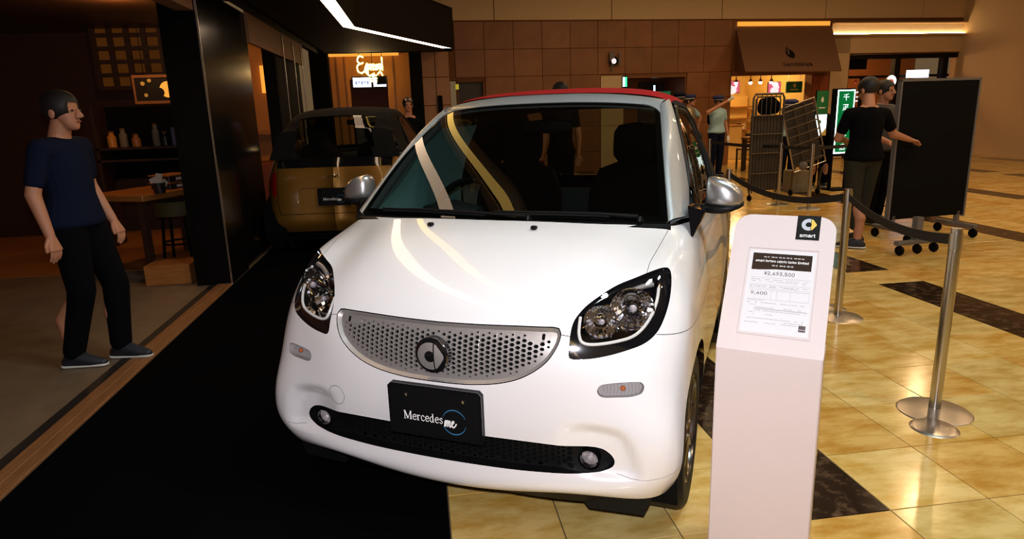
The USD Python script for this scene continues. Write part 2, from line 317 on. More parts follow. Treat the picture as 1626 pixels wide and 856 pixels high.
# ------------------------------------------------------------------ the car's outlines, measured on the car (x to its left side, z up)
HL = Polygon(smooth_poly([(.462,.692),(.456,.735),(.458,.79),(.474,.822),(.503,.850),(.56,.884),(.62,.906),(.665,.922),(.70,.930),(.722,.924),(.734,.897),(.738,.845),(.730,.795),(.713,.757),(.682,.731),(.637,.715),(.574,.699),(.508,.690)], 6))
DRL = smooth_poly([(.478,.815),(.479,.79),(.483,.762),(.496,.741),(.53,.734),(.598,.741),(.652,.757),(.687,.794),(.704,.842),(.705,.884)], 10, False)
CAVITY = Polygon(np.vstack([DRL, smooth_poly([(.705,.884),(.695,.912),(.665,.911),(.62,.895),(.56,.873),(.508,.843),(.478,.815)], 6, False)[1:-1]])).buffer(0)
SIG = Polygon(smooth_poly([(.549,.593),(.560,.609),(.59,.6145),(.617,.617),(.655,.6185),(.680,.6165),(.690,.603),(.684,.584),(.667,.577),(.648,.573),(.61,.571),(.572,.570),(.555,.577)], 6))
GR_R = [(.418,.781),(.427,.765),(.425,.742),(.412,.711),(.388,.677),(.345,.642),(.29,.613),(.225,.594),(.15,.583),(.07,.578)]
GRILLE = Polygon(np.vstack([smooth_poly(GR_R + [(-x, z) for x, z in GR_R[::-1]], 6, False), np.array([(-.40,.784),(-.3,.7835),(-.15,.780),(0,.778),(.15,.780),(.3,.7835),(.40,.784)])]))
SL_R = [(.30,.398),(.46,.394),(.55,.388),(.585,.372),(.602,.348),(.598,.326),(.575,.312),(.53,.302),(.38,.291),(.20,.284)]
SLOT = Polygon(smooth_poly(SL_R + [(-x, z) for x, z in SL_R[::-1]], 6))
HOOD = Polygon([(.440,.7595),(.60,.84),(.652,.921),(.657,.945),(.667,.97),(.690,1.03),(.69,1.3),(-.69,1.3),(-.690,1.03),(-.667,.97),(-.657,.945),(-.652,.921),(-.60,.84),(-.440,.7595)])
BUMP = Polygon([(-.9,0),(.9,0),(.9,.728),(.80,.736),(.716,.750),(.60,.80),(.440,.7595),(-.440,.7595),(-.60,.80),(-.716,.750),(-.80,.736),(-.9,.728)])
AX_F, AX_R, WR = .475, 2.33, .293
# ------------------------------------------------------------------ car materials
def car_paints():
    mat('white_paint', (.82, .80, .81), .28, coat=1.0, coat_roughness=.02)
    mat('silver_paint', (.36, .375, .385), .42, metal=.4, coat=.6)
    mat('gold_paint', (.25, .115, .014), .4, metal=.5, coat=.5)
    mat('red_fabric', (.36, .008, .010), .9, spec=.15, bump=(900, .15))
    mat('black_fabric', (.005, .005, .005), .9, spec=.2, bump=(900, .15))
    mat('satin_silver', (.44, .41, .395), .38, metal=.6)
    mat('chrome', (.82, .82, .84), .06, metal=1.0)
    mat('dark_chrome', (.16, .155, .16), .22, metal=1.0)
    mat('gloss_black', (.006, .006, .007), .10, coat=1.0)
    mat('black_plastic', (.005, .005, .0055), .45, spec=.18)
    mat('matt_black', (.003, .003, .003), .9, spec=.1)
    mat('rubber', (.008, .008, .008), .62, spec=.3, bump=(120, .1))
    mat('drl_white', (.74, .72, .68), .3, coat=.5)
    mat('orange_bulb', (.50, .13, .04), .2, coat=1.0)
    mat('signal_silver', (.36, .335, .33), .35)
    mat('mirror_silver', (.50, .50, .50), .30, metal=.85, coat=.5)
    mat('bulb_glass', (.75, .72, .82), .08, metal=.6)
    mat('red_lens', (.30, .006, .008), .12, coat=1.0)
    mat('seat_cloth', (.006, .005, .005), .9, spec=.15)
    mat('dash', (.018, .020, .021), .6)
    mat('teal_trim', (.30, .52, .50), .6)  # teal cast of the view through the windscreen, put into the colour
    mat('plate_white', (.85, .85, .85), .4)
    mat('ring_blue', (.05, .22, .45), .3, metal=.3)
    mat('mirror_glass', (.8, .8, .82), .02, metal=1.0)
    pane('lens', (.96, .96, .97)); pane('roof_film', (.8, .8, .72), ior=1.45); pane('windscreen_glass', (.40, .47, .45), ior=1.52); pane('side_glass', (.30, .34, .32), ior=1.52)
car_paints()

def perforate(poly, px, pz, w, h, inset0, inset1, keep=None, holes=6):
    """Hexagonal holes on a staggered net, smaller towards the rim."""
    out = []; x0, z0, x1, z1 = poly.bounds; k = 0; ins = poly.buffer(-inset0)
    c = 0
    for x in np.arange(-40 * px, 40.5 * px, px):
        off = pz / 2 if c % 2 else 0; c += 1
        for z in np.arange(z0 - pz, z1 + pz, pz):
            q = Point(x, z + off)
            if not ins.contains(q) or (keep is not None and keep.distance(q) < .004): continue
            d = poly.exterior.distance(q); s = .52 + .48 * float(sstep(d, inset0, inset1))
            th = np.arange(holes) * 2 * np.pi / holes
            out.append(Polygon(np.c_[x + s * w / 2 * np.cos(th), z + off + s * h / 2 * np.sin(th) * 1.08]))
    return out
def hole_walls(hs, depth0, depth1, grow=1.0):
    V, F, n = [], [], 0
    for hpoly in hs:
        p = np.array(hpoly.exterior.coords)[:-1]; k = len(p)
        a, b = on_skin(p, depth0), on_skin(p, depth1); V += [a, b]
        for i in range(k): j = (i + 1) % k; F += [[n + i, n + k + i, n + k + j], [n + i, n + k + j, n + j]]
        n += 2 * k
    return trimesh.Trimesh(np.vstack(V), F, process=False)

def superellipse_loft(stations, n=40):
    """stations: (x, cy, cz, ry, rz_top, rz_bottom, power)"""
    th = np.linspace(0, 2 * np.pi, n, endpoint=False); P = []
    for x, cy, cz, ry, rt, rb, p in stations:
        c, s = np.cos(th), np.sin(th)
        y = cy + ry * np.sign(c) * np.abs(c) ** (2 / p); z = cz + np.where(s > 0, rt, rb) * np.sign(s) * np.abs(s) ** (2 / p)
        P.append(np.c_[np.full(n, x), y, z])
    P = np.array(P); P = np.concatenate([P, P[:, :1]], 1); g = grid_mesh(P); g.merge_vertices(digits_vertex=7)
    caps = []
    for S, fl in ((P[0], 0), (P[-1], 1)):
        m = S[:-1].mean(0); F = [[n, i, (i + 1) % n] for i in range(n)]
        caps.append(trimesh.Trimesh(np.vstack([S[:-1], m]), F, process=False))
    r = cat(g, *caps); r.merge_vertices(digits_vertex=7); trimesh.repair.fix_normals(r); return r

CARS = {}
def prepare():
    """The shared meshes of the car, in its own frame."""
    C = CARS; sh = (BODY_V, BODY_N, BODY_F)
    xzp = lambda s: s[0][:, [0, 2]]; yzp = lambda s: s[0][:, [1, 2]]
    fsel = lambda s: (s[1][:, 1] < .25) & (s[0][:, 1] < 1.02)
    # wheel arches
    for ay in (AX_F, AX_R):
        for sx in (-1, 1):
            _, sh = cut(sh, Point(ay, .30).buffer(.328, quad_segs=24), yzp(sh), (sh[0][:, 0] * sx > .60) & (np.abs(sh[0][:, 1] - ay) < .6))
    # openings at the front
    for p in (HL, mirror_poly(HL), SIG, mirror_poly(SIG), GRILLE, SLOT): _, sh = cut(sh, p, xzp(sh), fsel(sh))
    # shut lines
    gaps = []
    seams = [LineString([(.655,.915),(.657,.945),(.667,.97),(.690,1.035)]), LineString([(.424,.7625),(.462,.7565)]), LineString([(.712,.752),(.76,.743),(.80,.737),(.84,.733)]), LineString([(.612,.306),(.66,.297),(.705,.297),(.76,.307),(.83,.325)])]
    for s in seams:
        for q in (s, affinity.scale(s, -1, 1, origin=(0, 0))):
            g, sh = cut(sh, q.buffer(.0009 if s is not seams[-1] else .0005, cap_style=2), xzp(sh), fsel(sh)); gaps.append(g)
    tow = Point(.426, .466); 
    ringp = affinity.scale(tow, 1, 1).buffer(.037, quad_segs=20).difference(tow.buffer(.0355, quad_segs=20)); ringp = affinity.scale(ringp, -1, 1, origin=(0, 0))
    g, sh = cut(sh, ringp, xzp(sh), fsel(sh)); gaps.append(g)
    door = LineString(smooth_poly([(.955,1.02),(.925,.93),(.895,.80),(.875,.60),(.90,.40),(.95,.30)], 8, False))
    doorb = LineString([(.95,.30),(1.75,.30)]); doorr = LineString(smooth_poly([(1.75,.30),(1.83,.45),(1.86,.70),(1.84,1.04)], 8, False))
    dl = unary_union([door, doorb, doorr])
    for sx in (-1, 1):
        g, sh = cut(sh, dl.buffer(.002), yzp(sh), sh[0][:, 0] * sx > .4); gaps.append(g)
    tl = [LineString([(-.62,.56),(-.60,.44),(.60,.44),(.62,.56)]), LineString([(-.62,.56),(-.62,.93)]), LineString([(.62,.56),(.62,.93)])]
    g, sh = cut(sh, unary_union(tl).buffer(.003), xzp(sh), (sh[1][:, 1] > .2) & (sh[0][:, 1] > 2.2)); gaps.append(g)
    C['gaps'] = join_shell(*[(v - n * .006, n, f) for v, n, f in gaps])
    # panels
    C['hood'], sh = cut(sh, HOOD, xzp(sh), fsel(sh))
    C['bumper'], sh = cut(sh, BUMP, xzp(sh), (sh[0][:, 1] < .60))
    doorpoly = Polygon(np.vstack([np.array(door.coords), np.array(doorr.coords)]))
    for sx, k in ((1, 'l'), (-1, 'r')):
        C['door_' + k], sh = cut(sh, doorpoly, yzp(sh), sh[0][:, 0] * sx > .4)
        C['fender_' + k], sh = cut(sh, Polygon([(-.2,.40),(.91,.40),(.91,1.2),(-.2,1.2)]), yzp(sh), sh[0][:, 0] * sx > .4)
    tg = Polygon([(-.62,.93),(-.62,.56),(-.60,.44),(.60,.44),(.62,.56),(.62,.93)])
    rsel = lambda s: (s[1][:, 1] > .1) & (s[0][:, 1] > 2.2)
    C['tail_lamps'] = []
    for sx in (1, -1):
        p = affinity.scale(Polygon(smooth_poly([(.632,.66),(.632,.86),(.66,.89),(.70,.87),(.72,.78),(.70,.66),(.66,.63)], 6)), sx, 1, origin=(0, 0))
        q, sh = cut(sh, p, xzp(sh), rsel(sh)); C['tail_lamps'].append(q)
    recess = rrect(-.40, .50, .40, .72, .07)
    C['tailgate'], sh = cut(sh, tg, xzp(sh), rsel(sh))
    C['tailgate_recess'], C['tailgate'] = cut(C['tailgate'], recess, C['tailgate'][0][:, [0, 2]])
    C['tailgate_recess'] = (C['tailgate_recess'][0] - C['tailgate_recess'][1] * .02, C['tailgate_recess'][1], C['tailgate_recess'][2])
    C['recess_wall'] = wall(ring_of(recess, .02), 0, .02, rear)
    C['rear_window'], sh = cut(sh, sbox(-.63, .93, .63, 1.2), xzp(sh), rsel(sh))
    C['rear_bumper'], sh = cut(sh, sbox(-.9, 0, .9, .44), xzp(sh), (sh[0][:, 1] > 2.42))
    C['tridion'] = sh
    # --- front details
    C['hl'] = {}
    lensp = HL.buffer(-.0015)
    C['lens'] = patch(lensp, .0, .02)
    C['hl_wall'] = cat(wall(ring_of(HL), 0, .016))
    C['bezel'] = patch(HL.buffer(.002).difference(CAVITY), .014, .015)
    C['cav_wall'] = cat(wall(ring_of(CAVITY), .013, .070, shrink=.012)); C['cav_back'] = patch(CAVITY.buffer(-.012), .068, .02)
    d3 = on_skin(DRL, .011); C['drl'] = tube(d3, np.concatenate([[.0035], np.full(len(d3) - 2, .0054), [.0022]]), 10)
    def bowl(x, z, r, dep, push):
        c = on_skin([(x, z)], push)[0]; pr = [(0.0001, -dep)] + [(r * t, -dep * (1 - t * t)) for t in np.linspace(.12, 1, 7)] + [(r * 1.05, .004)]
        m = lathe(pr, 22, 'y'); m.apply_transform(trimesh.transformations.rotation_matrix(math.radians(14), [0, 0, 1])); m.apply_translation(c); return m, c
    C['bowls'] = [bowl(.632, .832, .070, .052, .016), bowl(.543, .802, .054, .042, .018)]
    C['bulb'] = [xf(trimesh.creation.icosphere(2, .0135), C['bowls'][0][1] + [.004, -.004, .004]), xf(trimesh.creation.icosphere(2, .010), C['bowls'][1][1] + [.004, -.002, 0])]
    C['bulb_ring'] = [lathe([(.016, -.006), (.021, .004), (.0215, .006), (.017, .006)], 20, 'y', C['bowls'][0][1])]
    ribs = []; RB = .038
    for k in range(9):
        a = math.radians(200 + k * 17.5); c0 = C['bowls'][0][1]
        ribs.append(xf(box(-.0025, -.004, 0, .0025, .010, .030, .001), (0, 0, .026), ry=math.degrees(math.pi / 2 - a) + 0).apply_translation(c0 + [0, .016, 0]))
    C['ribs'] = cat(*ribs)
    C['trim_strip'] = tube(on_skin(smooth_poly([(.60,.876),(.645,.893),(.685,.899)], 6, False), .02), .009, 6)  # added pale strip standing in for a reflection inside the headlight
    C['sig_lens'] = patch(SIG.buffer(-.001), .0, .015); C['sig_wall'] = wall(ring_of(SIG), 0, .022, shrink=.003); C['sig_back'] = patch(SIG.buffer(-.003), .021, .012)
    C['sig_ribs'] = cat(*[tube(on_skin([(x, .578), (x + .004, .594), (x, .611)], .017), .0022, 5) for x in np.arange(.566, .682, .011)])
    C['sig_bulb'] = xf(trimesh.creation.icosphere(2, .009), on_skin([(.628, .598)], .013)[0], s=None)
    # grille
    inner = GRILLE.buffer(-.012, join_style=1)
    pills = [affinity.scale(rrect(.318, .744, .392, .767, .011), s, 1, origin=(0, 0)) for s in (1, -1)]
    badge_zone = Point(0, .679).buffer(.052)
    hs = perforate(inner, .0205, .0160, .0178, .0122, .010, .034, keep=unary_union(pills + [badge_zone]))
    rim = GRILLE.difference(inner)
    C['grille_gap'] = cat(wall(ring_of(GRILLE), 0, .012), wall(ring_of(GRILLE), .006, .0062, shrink=.004)); GR2 = GRILLE.buffer(-.0028, join_style=1)
    C['grille_rim'] = cat(wall(ring_of(GR2), .010, .001), wall(ring_of(GR2), .001, .015, shrink=.0105))
    C['grille_plate'] = patch(inner.buffer(.002).difference(unary_union(hs)), .014, .03)
    C['grille_wall'] = hole_walls(hs, .014, .024)
    C['grille_back'] = patch(GRILLE, .05, .05)
    C['pill'] = [patch(p, lambda x, z: .011, .01) for p in pills]
    C['pill_wall'] = [wall(ring_of(p), .011, .016) for p in pills]
    C['pill_dark'] = [patch(affinity.scale(rrect(.366, .746, .376, .765, .004), s, 1, origin=(0, 0)), .009, .01) for s in (1, -1)]
    # slot
    C['slot_wall'] = wall(ring_of(SLOT), 0, .055, shrink=.004); C['slot_back'] = patch(SLOT, .085, .05)
    sh_in = SLOT.buffer(-.004); fog_keep = unary_union([Point(s * .525, .346).buffer(.05) for s in (1, -1)])
    hs2 = perforate(sh_in, .022, .0150, .0185, .0122, .007, .008, keep=fog_keep)
    C['slot_mesh'] = patch(sh_in.difference(unary_union(hs2)), .045, .05)
    fc = on_skin([(.525, .346)], .014)[0]; C['fog_c'] = fc
    C['fog_ring'] = lathe([(.030, .02), (.030, -.004), (.0335, -.007), (.037, -.004), (.037, .02)], 32, 'y', fc)
    C['fog_bowl'] = lathe([(.0001, -.028)] + [(.030 * t, -.028 * (1 - t * t)) for t in np.linspace(.15, 1, 6)], 11, 'y', fc + [0, 0, 0])
    C['fog_lens'] = facing(lathe([(.0001, .006), (.015, .0045), (.030, 0)], 28, 'y', fc), [0, -1, 0])
    C['fog_bulb'] = xf(trimesh.creation.icosphere(2, .009), fc + [0, .014, 0])
prepare()
# ------------------------------------------------------------------ glass house
def ws_bottom(s):
    x = .680 * s; return np.stack([x, .535 + .120 * np.abs(s) ** 2.4, 1.050 - .010 * np.abs(s) ** 2], -1)
def ws_top(s):
    x = .545 * s; return np.stack([x, 1.19 + .09 * np.abs(s) ** 3, 1.496 - .031 * np.abs(s) ** 2.6], -1)
def ws_point(s, t, push=0.0):
    a, b = ws_bottom(s), ws_top(s); p = a + (b - a) * t[..., None]
    bow = .045 * np.sin(np.pi * t) * (1 - .35 * np.abs(s) ** 2)
    return p + np.stack([0 * t, -bow * .58 - push * .58, bow * .81 + push * .81], -1)
PIL = np.array([(.742,.80,1.035),(.722,.94,1.11),(.700,1.05,1.19),(.660,1.155,1.305),(.628,1.245,1.385),(.595,1.345,1.452),(.565,1.42,1.492)])     # outer edge of the left pillar
def tops(y):  # roof rail height, crown height, half width along the car
    rail = np.interp(y, [1.30, 1.5, 1.8, 2.1, 2.3], [1.475, 1.487, 1.470, 1.40, 1.30]); crown = np.interp(y, [1.29, 1.45, 1.6, 1.8, 2.0, 2.2, 2.38], [1.538, 1.560, 1.568, 1.560, 1.53, 1.46, 1.33])
    hw = np.interp(y, [1.3, 1.5, 1.8, 2.1, 2.38], [.575, .585, .59, .60, .62]); return rail, crown, hw
def green_house(C):
    s, t = np.meshgrid(np.linspace(-1, 1, 61), np.linspace(0, 1, 31), indexing='ij')
    C['windscreen'] = facing(grid_mesh(ws_point(s, t)), [0, -1, 1])
    # black printed band round the glass, just behind it
    band = []
    for lo_s, hi_s, lo_t, hi_t in ((-1, 1, 0, .045), (-1, -.955, 0, 1), (.955, 1, 0, 1), (-1, 1, .975, 1)):
        S, T = np.meshgrid(np.linspace(lo_s, hi_s, 41), np.linspace(lo_t, hi_t, 31), indexing='ij'); band.append(grid_mesh(ws_point(S, T, -.004)))
    C['frit'] = cat(*band)
    # pillars: a rounded strip from the glass edge to the outer line, then folded in
    C['pillar'] = []
    tt = np.linspace(0, 1, 40); outer = make_interp_spline(np.linspace(0, 1, len(PIL)), PIL, k=3)(tt)
    for sx in (1, -1):
        inner = ws_point(np.full(40, 1.0), tt, .002); inn2 = ws_point(np.full(40, .985), tt, -.012)
        mid = (inner + outer) / 2 + np.stack([np.full(40, .012), np.full(40, -.012), np.full(40, .012)], -1)
        q1 = inner * .7 + mid * .3 + np.array([.004, -.006, .006]); q3 = outer * .6 + mid * .4 + np.array([.006, -.002, .004])
        back = outer + np.array([-.035, .02, -.01]); back2 = inn2 + np.array([-.005, .05, -.02])
        g = grid_mesh(np.stack([inn2, inner, q1, mid, q3, outer, back, back2, inn2], 1) * [sx, 1, 1])
        trimesh.repair.fix_normals(g)
        C['pillar'].append(g)
    C['gusset'] = []
    for sx in (1, -1):
        a_ = np.linspace(0, np.pi / 2, 14); cs, ct, rs, rt = .86, .885, .14, .115
        arc = np.stack([cs + rs * np.cos(a_), ct + rt * np.sin(a_)], -1); out_ = np.stack([np.full(14, 1.0), np.full(14, 1.0)], -1); edge = np.where(a_[:, None] < np.pi / 4, np.stack([np.full(14, 1.0), np.minimum(ct + rt * np.tan(np.minimum(a_, np.pi / 4)), 1.0)], -1), np.stack([np.minimum(cs + rs / np.tan(np.maximum(a_, np.pi / 4)), 1.0), np.full(14, 1.0)], -1))
        G_ = np.stack([ws_point(arc[:, 0], arc[:, 1], -.001), ws_point(arc[:, 0], arc[:, 1], .004), ws_point(edge[:, 0], edge[:, 1], .004)], 1) * [sx, 1, 1]; C['gusset'].append(grid_mesh(G_))
    # header over the glass
    s1 = np.linspace(-1.0, 1.0, 61); a = ws_point(s1, np.ones(61), .002); 
    b0 = np.stack([.560 * s1, 1.305 + .10 * np.abs(s1) ** 3, 1.5375 - .045 * np.abs(s1) ** 2.8], -1)
    m1 = a * .62 + b0 * .38 + np.array([0, -.012, .009]); m2 = a * .25 + b0 * .75 + np.array([0, -.010, .007])
    bk = b0 + np.array([0, .02, -.02]); ak = ws_point(s1, np.ones(61) * .985, -.02) + np.array([0, .02, 0])
    g = grid_mesh(np.stack([ak, a, m1, m2, b0, bk, ak], 1)); trimesh.repair.fix_normals(g); C['header'] = g
    # folding roof
    ys = np.linspace(1.30, 2.40, 34); ph = np.linspace(-1, 1, 41); P = []
    for i, y in enumerate(ys):
        rail, crown, hw = tops(y); yy = y + (.10 * np.abs(ph) ** 3 if True else 0) * max(0, 1 - i / 6)
        zz = rail + (crown - rail) * np.sqrt(np.clip(1 - np.abs(ph) ** 2.6, 0, 1)) ** 1.0
        P.append(np.stack([hw * ph, yy, zz], -1))
    P = np.array(P)
    # tail of the roof down to the deck
    tail = np.stack([np.stack([(.62 + .03 * k) * ph, 2.40 + .035 * k + 0 * ph, (P[-1][:, 2] - 1.03) * (1 - k / 3) + 1.03], -1) for k in (1, 2, 3)])
    full = np.concatenate([P, tail]); rf = facing(grid_mesh(full), [0, 0, 1]); cen = np.array(rf.triangles_center); nq = len(cen) // 2; cq = (cen[:nq] + cen[nq:]) / 2; win = (np.abs(cq[:, 0]) < .42) & (cq[:, 1] > 2.18) & (cq[:, 2] > 1.06); win = np.r_[win, win]
    C['roof'] = trimesh.Trimesh(rf.vertices, np.array(rf.faces)[~win], process=False); C['roof'].remove_unreferenced_vertices(); C['roof_window'] = trimesh.Trimesh(rf.vertices, np.array(rf.faces)[win], process=False); C['roof_window'].remove_unreferenced_vertices(); C['roof_window'] = facing(C['roof_window'], [0, 1, .5])
    # side rails, door glass, rear quarter
    C['rail'] = []; C['door_glass'] = []; C['quarter'] = []; C['seal'] = []
    for sx in (1, -1):
        yr = np.linspace(1.40, 2.40, 24); r_, c_, h_ = tops(yr); top = np.stack([h_, yr, r_ + .004], -1); low = top + np.array([.012, .0, -.045])
        C['rail'].append(grid_mesh(np.stack([top, low + [0.006, 0, .02], low, low + [-.03, 0, 0]], 1) * [sx, 1, 1]))
        ky = np.linspace(0, 1, 26)
        lowg = np.stack([np.full(26, .748), .90 + .96 * ky, np.full(26, 1.015)], -1)
        upf = make_interp_spline(np.linspace(0, 1, 6), np.array([(.712,.985,1.13),(.668,1.13,1.28),(.602,1.36,1.440),(.592,1.5,1.447),(.598,1.68,1.436),(.615,1.80,1.38)]), k=3)(ky)
        k2 = np.linspace(0, 1, 10)[None, :, None]
        G = lowg[:, None] * (1 - k2) + upf[:, None] * k2 + np.array([.016, 0, 0]) * np.sin(np.pi * k2)
        C['door_glass'].append(facing(grid_mesh(G * [sx, 1, 1]), [sx, 0, .3]))
        C['seal'].append(tube(np.vstack([upf, [[.70,1.85,1.2],[.752,1.86,1.015]]]) * [sx, 1, 1], .013, 8))
        qy = np.linspace(1.82, 2.40, 14); r2, c2, h2 = tops(qy)
        lo = np.stack([np.full(14, .752) - .03 * (qy - 1.82), qy, 1.02 + .01 * (qy - 1.8)], -1); hi = np.stack([h2 + .005, qy, np.minimum(r2 - .02, 1.44)], -1)
        C['quarter'].append(grid_mesh((lo[:, None] * (1 - k2) + hi[:, None] * k2) * [sx, 1, 1]))
    # cowl and wipers
    s2 = np.linspace(-1, 1, 41); c0 = np.stack([.69 * s2, .49 + .15 * np.abs(s2) ** 2.4, 1.040 - .018 * np.abs(s2) ** 2], -1); c1 = ws_bottom(s2) + [0, .03, .012]
    C['cowl'] = grid_mesh(np.stack([c0 + [0, 0, -.03], c0, (c0 + c1) / 2 + [0, 0, -.006], c1], 1))
    wp = lambda s, t, h: ws_point(np.array(s, float), np.array(t, float), h)
    C['wipers'] = []
    for ss, tt_ in (((-.80, -.5, -.15, .22), (.030, .034, .026, .010)), ((.02, .35, .62, .84), (.034, .036, .034, .020))):
        q = np.linspace(0, 1, 14); s_i = np.interp(q, np.linspace(0, 1, 4), ss); t_i = np.interp(q, np.linspace(0, 1, 4), tt_)
        pth = wp(s_i, t_i, .013); C['wipers'].append((tube(pth, np.linspace(.0045, .0075, 14), 6), tube(wp(s_i[:11], t_i[:11] - .004, .006), .0045, 6), lathe([(.0001, .020), (.010, .018), (.013, 0)], 16, 'z', wp([ss[3] + .01], [.006], .004)[0] + [0, 0, -.004])))
    C['nozzles'] = [xf(cat(box(-.012, -.010, -.004, .012, .010, .010, .004), tube([(0, 0, -.01), (0, .004, .006)], .006, 8)), on_skin([(sx * .216, 1.030)])[0] + [0, .008, .007]) for sx in (1, -1)]
def mirror_meshes(sx):
    st = [(.790,.935,1.105,.022,.048,.030,2.6),(.798,.930,1.108,.042,.072,.036,2.8),(.82,.925,1.108,.054,.075,.040,3.0),(.86,.922,1.104,.058,.072,.042,3.0),(.895,.920,1.098,.054,.060,.038,2.8),(.920,.922,1.094,.042,.042,.028,2.5),(.933,.925,1.092,.020,.020,.014,2.2)]
    h = superellipse_loft(st, 48)
    low = superellipse_loft([(.752,.94,1.048,.018,.014,.012,2.4),(.79,.932,1.055,.044,.018,.018,2.8),(.82,.928,1.056,.056,.020,.022,3),(.86,.924,1.058,.060,.020,.022,3),(.895,.922,1.062,.056,.018,.016,2.8),(.920,.923,1.068,.044,.014,.012,2.5),(.937,.926,1.075,.022,.010,.008,2.2)], 40)
    sail = trimesh.convex.convex_hull(np.array([(.738,.745,1.088),(.742,.755,1.075),(.800,.800,1.062),(.800,.805,1.050),(.757,.715,.975),(.764,.722,.972),(.745,.95,1.07),(.795,.97,1.045),(.775,.95,.99)]))
    glass = xf(superellipse_loft([(.80,.972,1.106,.003,.05,.03,3),(.86,.972,1.106,.004,.056,.036,3),(.91,.970,1.100,.003,.043,.028,2.6)], 24))
    out = []
    for m in (h, low, sail, glass):
        m = m.copy()
        if sx < 0: m.apply_scale([-1, 1, 1]); m.invert()
        out.append(m)
    return out
def wheel_meshes():
    """wheel about the x axis at the origin, face towards +x"""
    w = .155
    pr = [(.195, -w/2), (.27, -w/2), (.287, -w/2+.012), (WR, -w/2+.03), (WR, w/2-.03), (.287, w/2-.012), (.27, w/2), (.215, w/2), (.195, w/2-.01), (.19, w/2-.03)]
    tire = lathe(pr, 64, 'x'); rimb = lathe([(.196, -w/2), (.19, w/2-.03), (.198, w/2-.006), (.192, w/2-.002), (.182, w/2-.02), (.17, -w/2+.02)], 48, 'x')
    sp = []
    for k in range(8):
        s = xf(box(w/2-.035, -.018, .035, w/2-.010, .018, .19, .006), (0, 0, 0), rx=45 * k); sp.append(s)
    hub = lathe([(.0001, w/2-.004), (.03, w/2-.006), (.05, w/2-.014), (.052, w/2-.05)], 32, 'x')
    disc = lathe([(.0001, -.01), (.13, -.01), (.13, .002), (.0001, .002)], 40, 'x'); nuts = cat(*[cyl((w/2-.02, .033 * math.cos(a), .033 * math.sin(a)), (w/2-.006, .033 * math.cos(a), .033 * math.sin(a)), .006, n=6) for a in np.arange(4) * math.pi / 2 + .4])
    return tire, rimb, sp, hub, disc, nuts
green_house(CARS)

def dummy_plate(parent, y, rot=0, zc=.4725):
    """The black show plate: shallow tray, two screws, lettering and a ring in two arcs. Front towards -y, or turned round for the tail."""
    R = (lambda m: m) if not rot else (lambda m: m.copy().apply_transform(trimesh.transformations.rotation_matrix(math.pi, [0, 0, 1], [0, y, 0])))
    w, h = .177, .094
    out = Polygon([(-w,-h),(w,-h),(w,h-.012),(w-.012,h),(-w+.012,h),(-w,h-.012)])
    base = xz(extr(out, .018), (0, y + .018, zc)); lip = xz(extr(out.difference(out.buffer(-.010)), .003), (0, y, zc))
    p = put('plate', R(cat(base)), MATS['black_plastic'], parent); put('rim', R(lip), MATS['gloss_black'], p)
    for sx in (-1, 1): put('screw', R(xf(trimesh.creation.icosphere(2, .0065), (sx * .108, y, zc + .053))), MATS['chrome'], p)
    m, w_ = serif_word('Mercedes', .031); m.apply_scale([.152 / w_, 1, 1]); put('lettering', R(xz(m, (-.121, y, zc - .037))), MATS['plate_white'], p)
    put('lettering', R(xz(script_me(.024), (.036, y, zc - .046))), MATS['plate_white'], p)
    arcs = []
    for a0, a1 in ((22, 165), (205, 345)):
        a = np.radians(np.linspace(a0, a1, 30)); wd = .0042 * np.sin(np.linspace(.25, np.pi - .25, 30))
        arcs.append(Polygon(np.vstack([np.c_[(.0445 + wd / 2) * np.cos(a), (.0445 + wd / 2) * np.sin(a)], np.c_[(.0445 - wd / 2) * np.cos(a), (.0445 - wd / 2) * np.sin(a)][::-1]])))
    put('ring', R(xz(cat(*[extr(q, .001) for q in arcs]), (.073, y, zc - .026))), MATS['ring_blue'], p)
    return p

